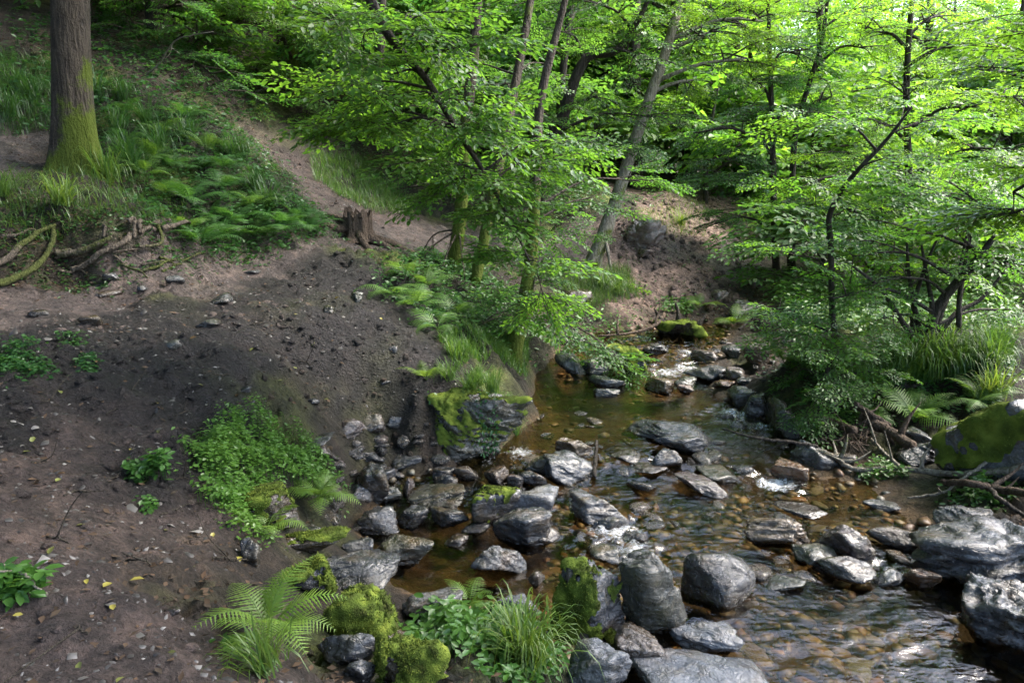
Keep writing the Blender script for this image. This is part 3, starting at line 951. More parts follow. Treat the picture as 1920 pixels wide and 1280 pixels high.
rock(1802, 1990, 1082, 1232, 'slate', 'big dark layered block at the right edge of the pool', 0, sub=5, depth=.7, angular=18, strata=.085)
rock(1278, 1408, 1026, 1134, 'black', 'black dome with water sheeting over it', 0, sub=5, angular=4, planes=34, depth=.8, strata=.0)
rock(1026, 1172, 1050, 1212, 'grey', 'tall grey boulder with yellow moss on its left shoulder', .62, sub=5, angular=12, depth=.8, shell=.014, bias=(-1.1, 0, .6))
rock(1140, 1288, 1034, 1196, 'olive', 'slanted smooth slab leaning right of the tall grey boulder', .15, sub=5, angular=18, depth=.55, lean=.22, planes=9)
rock(1046, 1180, 1204, 1300, 'pale', 'pale smooth rock at the near edge of the picture', .05, sub=5, angular=9)
rock(1180, 1445, 1212, 1320, 'pale', 'broad pale rock along the near edge of the stream', .1, sub=5, angular=12, depth=.6)
rock(1256, 1386, 1164, 1222, 'pale', 'white angular slab rising from the near shallows', 0, sub=5, angular=20, depth=.5, hfrac=.35)
rock(1150, 1242, 1164, 1256, 'brown', 'smooth brown wet rock below the slanted slab', 0, angular=7, sub=5, hfrac=.4)
rock(1693, 1756, 1064, 1106, 'orange', 'brown wedge stone in the shallows near the layered block', 0, angular=16, depth=.5)
rock(1640, 1690, 1062, 1102, 'pale', 'pale bluish stone awash in the right shallows', 0, hfrac=.3)
rock(1450, 1545, 940, 968, 'brown', 'low brown stone awash upstream of the golden block', 0, depth=.7)
rock(1620, 1682, 936, 956, 'pale', 'flat pale stone at the gravel shore', 0, depth=.6)
rock(1438, 1506, 1082, 1112, 'green', 'green flat stone lying under the clear water', 0, depth=.8, hfrac=.2)
rock(1100, 1160, 1015, 1060, 'olive', 'olive stone awash behind the tall grey boulder', 0, hfrac=.3)
rock(1000, 1050, 985, 1020, 'brown', 'small brown stone awash beside the grey triangular boulder', 0, hfrac=.3)
rock(990, 1022, 1070, 1098, 'brown', 'small brown stone at the right rim of the brown pool', 0)
rock(834, 878, 1000, 1024, 'brown', 'flat brown stone just breaking the brown pool', 0, depth=.8)
# great mossy boulder on the right
rock(1762, 2040, 722, 916, 'pale', 'great mossy boulder at the right edge above the gravel shore', .58, sub=5, shell=.018, depth=.5, roll=.32, angular=11, bias=(-.7, -.1, .8), sink=.2)
# outcrop in the middle of the left shore
_o = rock(792, 996, 706, 862, 'olive', 'layered rock outcrop topped with grass at the pool corner', .62, name='rock_outcrop', cat='outcrop', sub=6, angular=14, depth=.75, strata=.05, shell=.012, sink=.15, seed=4242)
OUTCROP = _o
# stones on the muddy slope and path
for (x0, x1, yt, yb, t, lab) in [
    (312, 346, 516, 532, 'grey', 'grey angular stone at the far side of the muddy path'), (368, 414, 596, 613, 'grey', 'flat grey stone lying on the upper mud slope'),
    (308, 348, 633, 655, 'olive', 'round olive stone half sunk in the mud slope'), (180, 228, 546, 562, 'brown', 'brown flat stone on the path below the exposed roots'),
    (56, 90, 580, 594, 'brown', 'brown stone on the left end of the muddy path'), (252, 280, 536, 552, 'dark', 'dark stone at the path edge beneath the roots'),
    (150, 192, 590, 612, 'brown', 'brown rock poking from the upper left of the mud'), (384, 438, 548, 572, 'dark', 'dark mossy lump at the rim of the path'),
    (658, 682, 545, 568, 'green', 'small mossy lump low on the mud under the trees'), (606, 628, 572, 588, 'green', 'mossy lump in the middle of the mud slope'),
    (456, 488, 506, 516, 'slate', 'flat stone on the wet part of the path'), (195, 224, 512, 530, 'grey', 'stone under the root tangle'),
    (730, 746, 650, 664, 'slate', 'small slate stone high on the mud near the leafy bank'), (574, 600, 745, 760, 'slate', 'slate stone in the middle of the lower mud slope'),
    (448, 474, 722, 736, 'slate', 'grey chip in the centre of the mud slope'), (304, 338, 1146, 1160, 'pink', 'tan flat stone in the near dirt'),
    (712, 738, 712, 726, 'slate', 'pale chip above the foot of the mud slope')]:
    rock(x0, x1, yt, yb, t, lab, .3 if t in ('green', 'dark') else 0, name='stone', cat='stone', sub=3, depth=.8)

rock(1172, 1246, 408, 470, 'earth', 'brown earth-covered overhang on the upper bare bank', .35, name='boulder', sub=5, angular=8, strata=.07, depth=.8)
rock(1180, 1226, 462, 488, 'earth', 'small brown rock at the foot of the overhang on the bare bank', .1, name='stone', cat='stone')
rock(1370, 1420, 560, 596, 'olive', 'mossy rock ledge on the bare bank above the ochre boulder', .4, sub=4)
rock(1060, 1110, 540, 580, 'brown', 'brown rock at the foot of the leaning tree', .3, sub=4)
rock(1330, 1366, 540, 560, 'earth', 'brown clod of earth jutting from the bare bank', .1, name='stone', cat='stone')

def near_rock(x, y, m=.0):
    return any((x - a) ** 2 + (y - b) ** 2 < (r + m) ** 2 for a, b, r in ROCKS)

# ---- individual cobbles awash, then the countless pebbles of the bed
peb = []
for k in range(10):
    V, F = rock_verts(900 + k, 2, (1, RNG.uniform(.6, .95), RNG.uniform(.3, .5)), 14, 11, .08, .02)
    peb.append(make_mesh('cobble', V, [F], [M_PEBBLE], None, True, {'tone': ('FLOAT', np.full(len(V), 0.0))}))
chipm = []
for k in range(6):
    V, F = rock_verts(950 + k, 2, (1, RNG.uniform(.6, .95), RNG.uniform(.25, .5)), 16, 11, .05, .0)
    chipm.append(make_mesh('shore_stone', V, [F], [M_ROCK]))
n = 0
tries = 0
while n < 120 and tries < 6000:
    tries += 1
    px, py = RNG.uniform(1000, 1900), RNG.uniform(850, 1280)
    P = on_ground(px, py, False)
    x, y, z = P
    if not (-1.2 < x < 3.9 and y < 10) or hgrid(x, y) > water_level(np.array(x), np.array(y)) - .05 or near_rock(x, y, -.05):
        continue
    s = RNG.uniform(.10, .24) * (.8 if RNG.random() < .7 else 1.25)
    o = link('cobble', peb[n % 10], loc=(x, y, z - s * .02))
    o.rotation_euler = (RNG.uniform(-.2, .2), RNG.uniform(-.2, .2), RNG.uniform(0, 6.3))
    o.scale = (s, s, min(s * .6, .09))
    tag(o, 'brownish cobble lying on the bed of the clear stream', 'cobble', 'cobbles on the stream bed')
    n += 1
n = 0
tries = 0
while n < 72 and tries < 5000:
    tries += 1
    if RNG.random() < .6:
        px, py = RNG.uniform(600, 960), RNG.uniform(760, 1000)
    else:
        px, py = RNG.uniform(1040, 1480), RNG.uniform(620, 720)
    P = on_ground(px, py, False)
    x, y, z = P
    d = hgrid(x, y) - water_level(np.array(x), np.array(y))
    if d > .35 or d < -.1 or near_rock(x, y, -.08):
        continue
    s = RNG.uniform(.07, .18)
    o = link('shore_stone', chipm[n % 6], loc=(x, y, z + s * .05))
    o.rotation_euler = (RNG.uniform(-.3, .3), RNG.uniform(-.3, .3), RNG.uniform(0, 6.3))
    o.scale = (s, s, s)
    o.color = (*TINT[['slate', 'grey', 'brown', 'dark', 'slate', 'pink'][n % 6]], .15 if RNG.random() < .4 else 0)
    tag(o, 'small wet stone in the rubble along the stream edge', 'stone', 'small stones along the stream edge')
    n += 1
n = 0
tries = 0
while n < 42 and tries < 5000:
    tries += 1
    px, py = (RNG.uniform(880, 1500), RNG.uniform(775, 1010)) if RNG.random() < .75 else (RNG.uniform(1420, 1760), RNG.uniform(990, 1100))
    P = on_ground(px, py)
    x, y, z = P
    w_ = float(water_level(np.array(x), np.array(y)))
    if hgrid(x, y) > w_ + .05 or near_rock(x, y, .02):
        continue
    s = RNG.uniform(.12, .30)
    o = link('awash_rock', chipm[n % 6], loc=(x, y, w_ - s * RNG.uniform(.0, .10)))
    o.rotation_euler = (RNG.uniform(-.25, .25), RNG.uniform(-.25, .25), RNG.uniform(0, 6.3))
    o.scale = (s, s * RNG.uniform(.6, 1), s * RNG.uniform(.5, .9))
    o.color = (*TINT[['slate', 'brown', 'dark', 'olive', 'gold', 'slate', 'dark'][n % 7]], .1 if RNG.random() < .3 else 0)
    tag(o, 'low wet slab awash among the midstream boulders', 'stone', 'low slabs awash in mid stream')
    ROCKS.append((x, y, s * .4))
    n += 1
g = Geo()
D1, F1 = ico(1)
cnt = 0
pxs = RNG.uniform(-1.5, 4.0, 9000); pys = 2.4 + RNG.random(9000) ** 1.5 * 9
hz = hgrid(pxs, pys); wz = water_level(pxs, pys)
for x, y, z, w in zip(pxs, pys, hz, wz):
    if z > w + .03 or cnt > 2600 or (5.9 < y < 9 and RNG.random() < .8):
        continue
    qx, qy, _f = project([x, y, z])
    if 690 < qx < 1020 and 985 < qy < 1120:
        continue
    s = RNG.uniform(.02, .06) * (1.5 if RNG.random() < .15 else 1)
    A = RNG.uniform(.5, 1.3, 3) * np.array([1, 1, .4]) * s
    th = RNG.uniform(0, 6.28)
    v = D1 * A * (1 + .18 * RNG.normal(size=(len(D1), 1)))
    v = np.stack([v[:, 0] * math.cos(th) - v[:, 1] * math.sin(th), v[:, 0] * math.sin(th) + v[:, 1] * math.cos(th), v[:, 2]], -1)
    g.add(v + [x, y, z + s * .1], F1, 0, np.full(len(v), RNG.random()))
    cnt += 1
link('pebbles', g.mesh('pebbles', [M_PEBBLE], False), kind='stuff')

# ---- slate chips and dead leaves strewn over the mud and dirt
def scatter_xy(n, x0, x1, y0, y1, ok):
    x = RNG.uniform(x0, x1, n); y = y0 + (RNG.random(n) ** 1.4) * (y1 - y0)
    k = ok(x, y)
    return x[k], y[k]
def cls_at(x, y):
    return class_weights(np.asarray(x, float), np.asarray(y, float))
x, y = scatter_xy(15000, -5, 1.0, 1.5, 12, lambda x, y: hgrid(x, y) > water_level(x, y) + .05)
w = cls_at(x, y)
k = (w[:, [MUD, SOIL, PATH, BARE]].sum(1) > RNG.random(len(x)) * .9) & ((w[:, GREEN] < .5))
x, y = x[k][:6000], y[k][:6000]
g = Geo()
OCT = np.array([[1, 0, 0], [0, 1, 0], [-1, 0, 0], [0, -1, 0], [0, 0, .45], [.7, .7, .1]], float)
OF = np.array([[0, 5, 4], [5, 1, 4], [1, 2, 4], [2, 3, 4], [3, 0, 4]])
for a, b, z in zip(x, y, hgrid(x, y)):
    s = .006 + .016 * RNG.random() ** 2.5 + (.022 if RNG.random() < .03 else 0)
    th = RNG.uniform(0, 6.28)
    v = OCT * s * RNG.uniform(.6, 1.4, (6, 1)) * [1, RNG.uniform(.4, 1), 1]
    v = np.stack([v[:, 0] * math.cos(th) - v[:, 1] * math.sin(th), v[:, 0] * math.sin(th) + v[:, 1] * math.cos(th), v[:, 2] + v[:, 0] * RNG.normal() * .4], -1)
    g.add(v + [a, b, z], OF, 0, np.full(6, RNG.random() ** 1.5))
link('gravel', g.mesh('gravel', [M_CHIP], False), kind='stuff')

# crumbs and clods of mud
x, y = scatter_xy(16000, -5, 1.0, 1.5, 12, lambda x, y: hgrid(x, y) > water_level(x, y) + .08)
w = cls_at(x, y)
pd_ = np.min(np.hypot(x[:, None] - PATH_LINE[None, :, 0], y[:, None] - PATH_LINE[None, :, 1]), 1)
k = (pd_ > .5) & ((w[:, MUD] + .35 * w[:, SOIL] + .5 * w[:, PATH] + .5 * w[:, LIT]) * (nz2(x, y, 1.6, 3, 61) * .5 + .6) > RNG.random(len(x)))
x, y = x[k][:7000], y[k][:7000]
w = cls_at(x, y) @ ALB
n = len(x)
sz = .011 + .034 * RNG.random(n) ** 2.6
v = D1[None] * sz[:, None, None] * (1 + .30 * RNG.normal(size=(n, len(D1), 1))) * np.stack([np.ones(n), np.ones(n), RNG.uniform(.45, .9, n)], 1)[:, None]
v = v + np.stack([x, y, hgrid(x, y) - sz * .25], 1)[:, None]
F_ = (F1[None] + (np.arange(n) * len(D1))[:, None, None]).reshape(-1, 3)
gc = np.concatenate([w * RNG.uniform(.9, 1.6, (n, 1)), np.ones((n, 1))], 1).repeat(len(D1), 0)
link('mud_clods', make_mesh('mud_clods', v.reshape(-1, 3), [F_], [M_GROUND], None, True, {'ground_color': ('COLOR', gc), 'wet': ('FLOAT', np.full(len(gc), .6))}), kind='stuff')

# ------------------------------------------------------------------ leaves
LT6 = np.array([[0, 0, 0], [.30, .24, .05], [.68, .22, .04], [1, 0, -.06], [.68, -.22, .04], [.30, -.24, .05]], float)
LQ6 = np.array([[0, 3, 2, 1], [0, 5, 4, 3]])
LT4 = np.array([[0, 0, 0], [.45, .27, .05], [1, 0, -.05], [.45, -.27, .05]], float)
LQ4 = np.array([[0, 2, 1], [0, 3, 2]])

def leaf_geo(g, P, T, N, S, tone, mat=0, simple=False):
    LT, LQ = (LT4, LQ4) if simple else (LT6, LQ6)
    P = np.asarray(P); T = unit(T)
    N = np.asarray(N) - T * (np.asarray(N) * T).sum(1, keepdims=True)
    N = unit(N)
    B = np.cross(N, T)
    n = len(P)
    k = len(LT)
    V = P[:, None] + S[:, None, None] * (LT[None, :, 0:1] * T[:, None] + LT[None, :, 1:2] * B[:, None] + LT[None, :, 2:3] * N[:, None])
    F = (LQ[None] + (np.arange(n) * k)[:, None, None]).reshape(-1, LQ.shape[1])
    g.add(V.reshape(-1, 3), F, mat, np.repeat(tone, k))

def spray_template(seed, n_side=8, leaf=.128, gap=.070):
    """Flat leafy twig of unit length along x; returns leaf positions, directions, normals, sizes and twig segments."""
    r = np.random.default_rng(seed)
    P, T, N, S, seg = [], [], [], [], []
    def z(x, y): return -.16 * x * x - .10 * y * y
    def put(x, y, a, s):
        P.append((x, y, z(x, y) + r.normal() * .012)); T.append((math.cos(a), math.sin(a), -.22 + r.normal() * .22))
        N.append((r.normal() * .28, r.normal() * .28, 1)); S.append(s)
    xs = np.arange(.06, 1.0, gap)
    for i, x in enumerate(xs):
        sgn = 1 if i % 2 else -1
        put(x, 0, sgn * r.uniform(.75, 1.15), leaf * r.uniform(.7, 1.1))
    put(1.0, 0, r.normal() * .2, leaf)
    seg.append(((0, 0, 0), (.5, 0, z(.5, 0)), .010)); seg.append(((.5, 0, z(.5, 0)), (1, 0, z(1, 0)), .006))
    for i in range(n_side):
        x0 = .08 + .8 * (i + r.uniform(0, .5)) / n_side
        sgn = 1 if i % 2 else -1
        ang = sgn * r.uniform(.6, .95)
        L = (.55 * (1 - x0) + .16) * r.uniform(.75, 1.15)
        m = max(2, int(L / gap * 1.0))
        x1, y1 = x0 + L * math.cos(ang), L * math.sin(ang)
        seg.append(((x0, 0, z(x0, 0)), (x1, y1, z(x1, y1)), .005))
        for j in range(m):
            f = (j + .7) / m
            s2 = 1 if j % 2 else -1
            put(x0 + L * f * math.cos(ang), L * f * math.sin(ang), ang + s2 * r.uniform(.5, 1.0), leaf * r.uniform(.65, 1.05))
        put(x1, y1, ang + r.normal() * .2, leaf * .95)
    return np.array(P), np.array(T), np.array(N), np.array(S), seg
SPR = [spray_template(k) for k in range(6)]
SPR_FAR = [spray_template(20 + k, 5, .24, .15) for k in range(4)]

def frames(fwd, up):
    F = unit(fwd)
    U = up - F * (up * F).sum(1, keepdims=True)
    U = unit(U)
    L = np.cross(U, F)
    return F, L, U

def expand(base, fwd, up, length, templates, rng):
    """places leafy twigs; returns leaf arrays and twig segments"""
    F, L, U = frames(np.asarray(fwd, float), np.asarray(up, float))
    base = np.asarray(base, float)
    ids = rng.integers(0, len(templates), len(base))
    oP, oT, oN, oS, segs = [], [], [], [], []
    for k, (P, T, N, S, sg) in enumerate(templates):
        m = ids == k
        if not m.any():
            continue
        R = np.stack([F[m], L[m], U[m]], 1)          # rows = local axes in world
        ln = length[m]
        oP.append((base[m][:, None] + np.einsum('lj,njk->nlk', P, R) * ln[:, None, None]).reshape(-1, 3))
        oT.append(np.einsum('lj,njk->nlk', T, R).reshape(-1, 3))
        oN.append(np.einsum('lj,njk->nlk', N, R).reshape(-1, 3))
        oS.append((S[None] * ln[:, None]).ravel())
        for a, b, rad in sg:
            segs.append((base[m] + np.einsum('j,njk->nk', np.array(a), R) * ln[:, None], base[m] + np.einsum('j,njk->nk', np.array(b), R) * ln[:, None], rad * ln))
    return np.concatenate(oP), np.concatenate(oT), np.concatenate(oN), np.concatenate(oS), segs

def seg_geo(g, segs, mat):
    """three-sided twigs"""
    for A, B, r in segs:
        T = unit(B - A)
        ref = np.where(np.abs(T[:, 2:3]) > .9, np.array([[1.0, 0, 0]]), np.array([[0, 0, 1.0]]))
        X = unit(np.cross(T, ref)); Y = np.cross(T, X)
        ring = []
        for base, q in ((A, 1.0), (B, .6)):
            for k in range(3):
                a = k * 2.0944
                ring.append(base + (X * math.cos(a) + Y * math.sin(a)) * (r * q)[:, None])
        V = np.stack(ring, 1).reshape(-1, 3)
        n = len(A)
        fq = np.array([[0, 1, 4, 3], [1, 2, 5, 4], [2, 0, 3, 5]])
        g.add(V, (fq[None] + (np.arange(n) * 6)[:, None, None]).reshape(-1, 4), mat, np.full(len(V), .2))
# ------------------------------------------------------------------ trees
LEAF_OBJ = make_mesh('leaf', LT6, [LQ6], [M_LEAF], None, True, {'tone': ('FLOAT', np.full(6, .6))})
TREES = []
def grow(name, label, cat, trunk, masses, bark, rad, tint=(1, 1, 1), seed=0, group=None, leaf=.5, moss=.5, single=0, dens=1.0, far=False, flare=1.0, limb_r=.035, sides=10, tone0=.5, upw=0.0, mode='y', rootpar=None, stems=None, out_dir=None):
    """trunk: world points; masses: (centre xyz, radius, flatness); every mass gets a limb from the trunk, branches and leafy twigs."""
    rng = np.random.default_rng(seed + 17)
    trunk = np.asarray(trunk, float)
    base = trunk[0]
    t = thing(name, label, cat, tuple(base), group)
    nseg = max(8, len(trunk) * 7)
    TP = catmull(trunk, nseg)
    u = np.linspace(0, 1, nseg)
    if np.ndim(rad):
        R = np.interp(u, np.linspace(0, 1, len(rad)), rad)
    else:
        R = rad * (1 - .65 * u) * (1 + (flare - 1) * np.exp(-u * nseg / 1.6))
    g = Geo()
    TPs = TP - base
    TPs = np.vstack([TPs[0] - [0, 0, .25], TPs]); R2 = np.concatenate([[R[0] * 1.15], R])
    add_tube(g, TPs, R2, sides, 0, .07, seed, moss)
    if g.n and moss > 0:
        g.t[0] = np.clip(moss * (1.25 - 1.1 * np.clip((g.v[0][:, 2]) / max(TPs[:, 2].max(), .1) * 1.6, 0, 1)), 0, 1)
    trk = link('trunk', g.mesh('trunk', [bark]), t)
    cg = Geo()
    LP, LTn, LN, LS = [], [], [], []
    for mm_ in masses:
        c, r, flat = mm_[:3]
        c = np.asarray(c, float)
        hi = far or len(mm_) > 3
        lf_ = .95 if len(mm_) > 3 else leaf
        # the limb leaves the trunk a little below the mass
        d = np.linalg.norm(TP - (c - [0, 0, .35 * r]), axis=1) + np.abs(TP[:, 2] - (c[2] - .4 * r)) * .5 + (u < .12) * 5
        i = int(np.argmin(d))
        A = TP[i]
        if np.linalg.norm(c - A) > r * .35:
            mid = (A + c) / 2 + np.array([0, 0, .12 * np.linalg.norm(c - A)]) + rng.normal(0, .06 * r, 3)
            LPT = catmull([A, mid, c], 9)
            lr = np.clip(min(limb_r, R[i] * .75), .006, 1)
            gl = Geo()
            add_tube(gl, LPT - base, np.linspace(lr, lr * .35, 9), 6, 0, .05, seed + 1, .3 * moss)
            link('limb', gl.mesh('limb', [bark]), trk)
        else:
            LPT = np.stack([A + (c - A) * q for q in np.linspace(0, 1, 9)])
            lr = .02
        outw = unit(c - A + np.array([0, 0, 1e-3]))
        nb = int(np.clip(9 * dens * (r / .8) ** 1.1, 4, 22))
        bs, fw, upv = [], [], []
        for k in range(nb):
            tip = rng.normal(size=3); tip = tip / np.linalg.norm(tip) * r * rng.uniform(.7, 1.05)
            tip[2] *= flat
            tip = c + tip
            s = LPT[rng.integers(4, 9)]
            bm_ = (s + tip) / 2 + np.array([0, 0, .08 * r])
            BP = catmull([s, bm_, tip], 6)
            br = max(lr * .4, .005)
            bt, bq, btr = tube(BP - base, np.linspace(br, br * .35, 6), 4, 0, 0, False)
            cg.add(bt, bq, 1, np.full(len(bt), .1))
            bl = np.linalg.norm(tip - s)
            ns = int(np.clip(bl / (lf_ * .30) * dens, 3, 12))
            for j in range(ns):
                f = .25 + .75 * (j + .6) / ns
                p = BP[min(5, int(f * 5))] * (1 - (f * 5 % 1)) + BP[min(5, int(f * 5) + 1)] * (f * 5 % 1)
                dr = tip - s
                a = (1 if j % 2 else -1) * rng.uniform(.35, 1.0)
                if j == ns - 1:
                    a = rng.normal() * .2
                dr = np.array([dr[0] * math.cos(a) - dr[1] * math.sin(a), dr[0] * math.sin(a) + dr[1] * math.cos(a), dr[2] * .5])
                dr = unit(dr)
                dr[2] = dr[2] * .6 - .05 + rng.normal() * .12 + upw
                bs.append(p); fw.append(dr)
                upv.append(np.array([rng.normal() * .32, rng.normal() * .32, 1.0]))
        ln = lf_ * rng.uniform(.65, 1.15, len(bs))
        P, T, N, S, sg = expand(np.array(bs), np.array(fw), np.array(upv), ln, SPR_FAR if hi else SPR, rng)
        LP.append(P); LTn.append(T); LN.append(N); LS.append(S)
        seg_geo(cg, [(a - base, b - base, q) for a, b, q in (sg[:2] if hi else sg)], 1)
    if LP:
        P = np.concatenate(LP); T = np.concatenate(LTn); N = np.concatenate(LN); S = np.concatenate(LS)
        tone = np.clip(tone0 + rng.normal(0, .24, len(P)) + .25 * vnoise(P * .9, seed % 50), 0, 1)
        if single:
            px, py, fwd_ = project(P)
            vis = (px > 0) & (px < 1920) & (py > 0) & (py < 1280)
            score = np.where(vis, S / fwd_, 0)
            o_ = np.argsort(-score)[:single]
            o_ = o_[score[o_] > 0]
            for k in o_:
                tt = unit(T[k]); nn = unit(N[k] - tt * (N[k] @ tt)); bb = np.cross(nn, tt)
                lo = link('leaf', LEAF_OBJ, t)
                Mx = Matrix(((tt[0], bb[0], nn[0], 0), (tt[1], bb[1], nn[1], 0), (tt[2], bb[2], nn[2], 0), (0, 0, 0, 1)))
                Mx = Matrix.Translation(Vector(P[k] - base)) @ Mx @ Matrix.Scale(float(S[k]), 4)
                lo.matrix_local = Mx
                q = .55 + .7 * tone[k]
                lo.color = (tint[0] * q, tint[1] * q, tint[2] * q, 1)
            keep = np.ones(len(P), bool); keep[o_] = False
            P, T, N, S, tone = P[keep], T[keep], N[keep], S[keep], tone[keep]
        nearby = (np.linalg.norm(P - [0, 0, CAM_Z], axis=1) < 9.0) & (S < .14) & (not far)
        if nearby.any():
            leaf_geo(cg, P[nearby] - base, T[nearby], N[nearby], S[nearby], tone[nearby], 0, False)
        if (~nearby).any():
            leaf_geo(cg, P[~nearby] - base, T[~nearby], N[~nearby], S[~nearby], tone[~nearby], 0, True)
        me = cg.mesh('crown', [M_LEAF, M_TWIG])
        o = link('crown', me, t)
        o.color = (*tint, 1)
        if single:
            o['kind'] = 'stuff'
    TREES.append((name, sum(len(x) for x in LP)))
    return t

def pts(*a): return [atY(*q) for q in a]
def gpt(px, py):
    return on_ground(px, py, False)
def M(px, py, Y, r, flat=.5): return (atY(px, py, Y), r, flat)
def HI(x, y, z, r): return (np.array([x, y, z]), r, .5, True)  # unseen crown mass above the frame, added to shade slope and mud
def basept(px, py, *rest):
    p = gpt(px, py)
    return [p] + [atY(a, b, p[1] + dy) for a, b, dy in rest]

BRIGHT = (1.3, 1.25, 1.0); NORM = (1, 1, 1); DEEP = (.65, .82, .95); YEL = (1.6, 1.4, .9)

# the big trunk on the left slope, with bulging mossy foot and bare roots
bt = atY(140, 320, 8.5); bt[2] = hgrid(bt[0], bt[1]) + .05
T1 = thing('tree', 'big straight tree with a mossy foot standing on the left slope above bare roots', 'tree', tuple(bt))
g = Geo()
_ta = atY(137, 200, 8.5); _tb = atY(132, 60, 8.5); _tc = atY(130, -160, 8.5)
TP = catmull([bt - [0, 0, .3], bt, _ta, _tb, _tc, _tc + [.5, 0, 4], _tc + [.9, 0, 10]], 70)
hh = TP[:, 2] - bt[2]
R = .195 + .06 * np.exp(-np.clip(hh, 0, None) / .32) - .007 * np.clip(hh, 0, 20)
V, Qd, tri = tube(TP - bt, R, 28, 0, 0, False)
# buttresses
ang = np.arctan2(V[:, 1], V[:, 0]); zz = V[:, 2]
c2 = (TP - bt)[:, :2].repeat(28, 0)
rad2 = V[:, :2] - c2
bfac = 1 + (.30 * np.exp(-np.clip(zz, 0, None) / .45)) * (np.clip(np.cos(3 * ang + .6), 0, 1) ** 1.5 + 2.2 * np.exp(-((ang + .25) / .55) ** 2)) + .03 * fbm(V * np.array([9, 9, 1.2]), 3, 5)
V[:, :2] = c2 + rad2 * bfac[:, None]
g.add(V, Qd, 0, np.clip(.75 - .7 * zz + np.clip(np.cos(ang + .3), 0, 1) * .8 * (zz < 1.4) * (1 - zz / 1.6) + .45 * fbm(V * 2.6, 3, 12), 0, 1))
link('trunk', g.mesh('trunk', [M_BARK]), T1)
bm_moss = None
# bare roots (polylines in the photograph's pixels and metres of depth; they cling to the slope)
def root_line(px_list, r0, r1, tone=.4, lift=.015):
    P = []
    for (px, py, dz) in px_list:
        q = gpt(px, py); q = q + np.array([0, -.03, dz + lift]); P.append(q)
    P = catmull(P, 22)
    P = P + np.stack([.02 * fbm(P * 3 + 7, 2, k) for k in (1, 2, 3)], -1)
    gg = Geo()
    add_tube(gg, P - bt, np.linspace(r0, r1, 22), 8, 0, .3, int(px_list[0][0]) % 97, tone)
    link('root', gg.mesh('root', [M_ROOT]), T1)
root_line([(105, 428, .02), (80, 445, .05), (50, 470, .04), (20, 488, .0), (-30, 510, 0)], .018, .034, .75)
root_line([(100, 430, .02), (103, 470, .05), (75, 510, .04), (20, 535, .02), (-40, 545, 0)], .018, .036, .95)
root_line([(110, 480, .02), (150, 487, .04), (185, 475, .05), (215, 460, .03)], .04, .02, .7)
root_line([(250, 450, .03), (235, 478, .08), (195, 500, .08), (160, 515, .05), (135, 508, 0)], .028, .022, .3)
root_line([(243, 424, .0), (257, 436, .10), (258, 470, .08)], .024, .016, .1)
root_line([(263, 415, .0), (266, 438, .1), (267, 455, .08)], .026, .016, .1)
root_line([(268, 455, .08), (290, 447, .12), (304, 440, .1), (300, 430, .02)], .022, .014, .2)
root_line([(300, 430, .05), (306, 452, .1), (308, 468, .06), (265, 472, .02)], .02, .014, .5)
root_line([(310, 450, .08), (345, 446, .12), (357, 435, .08), (335, 418, 0)], .026, .014, .1)
root_line([(200, 430, 0), (204, 445, .06), (200, 458, .04)], .018, .012, .2)
rr5 = np.random.default_rng(55)
for k in range(14):
    px, py = rr5.uniform(-10, 370), rr5.uniform(430, 520)
    L = rr5.uniform(30, 90); dr = rr5.uniform(-1, 1)
    root_line([(px, py, -.01), (px + L * .4, py + dr * 14 + 6, rr5.uniform(.0, .05)), (px + L * .75, py + dr * 22 + 3, rr5.uniform(0, .05)), (px + L, py + dr * 30, -.03)], rr5.uniform(.010, .018), .004, rr5.uniform(.2, .9), .0)
gg = Geo()
cr_rng = np.random.default_rng(3)
bs = []
for k in range(380):
    a = cr_rng.uniform(0, 6.28); rr_ = cr_rng.uniform(.5, 4.2); z = cr_rng.uniform(4.5, 13)
    bs.append((rr_ * math.cos(a), rr_ * math.sin(a), z))
bs = np.array(bs)
P, T, N, S, sg = expand(bs, bs * [1, 1, 0] + cr_rng.normal(0, .3, bs.shape), np.tile([0, 0, 1.0], (380, 1)) + cr_rng.normal(0, .2, (380, 3)), np.full(380, 1.2), SPR_FAR, cr_rng)
leaf_geo(gg, P, T, N, S, cr_rng.random(len(P)), 0, True)
for k in range(12):
    q = bs[k * 9]
    add_tube(gg, catmull([(-.05, .05, q[2] - 1), q * [.5, .5, 1], q], 8), np.linspace(.06, .01, 8), 5, 1)
o = link('crown', gg.mesh('crown', [M_LEAF, M_BARK]), T1)
o.color = (*DEEP, 1)

# drooping beech limb that hangs in from above; the tree itself stands left of the frame
dr_base = np.array([-4.3, 4.2, float(hgrid(-4.3, 4.2))])
limb = [dr_base + [0, 0, 4.6], atY(560, -330, 4.7), atY(690, -10, 5.0), atY(735, 75, 5.2), atY(800, 150, 5.4), atY(860, 250, 5.6), atY(905, 320, 5.75), atY(960, 420, 5.9), atY(1000, 505, 6.0)]
dm = [M(670, 160, 5.4, .32, .35), M(735, 140, 5.3, .36, .35), M(800, 170, 5.2, .38, .35), M(725, 240, 5.5, .30, .35), M(800, 240, 5.4, .38, .35), M(880, 230, 5.6, .36, .35),
      M(815, 315, 5.6, .26, .35), M(865, 335, 5.6, .40, .35), M(940, 320, 5.8, .36, .35), M(1010, 300, 6.0, .30, .35), M(900, 410, 5.8, .32, .35), M(985, 400, 6.0, .32, .35), M(1000, 480, 6.0, .26, .4), M(640, 60, 5.0, .42, .4), M(760, 50, 5.0, .4, .4), M(860, 90, 5.2, .36, .4), M(1060, 270, 6.1, .24, .3), M(1020, 560, 6.2, .2, .4), M(640, 235, 5.6, .14, .3)]
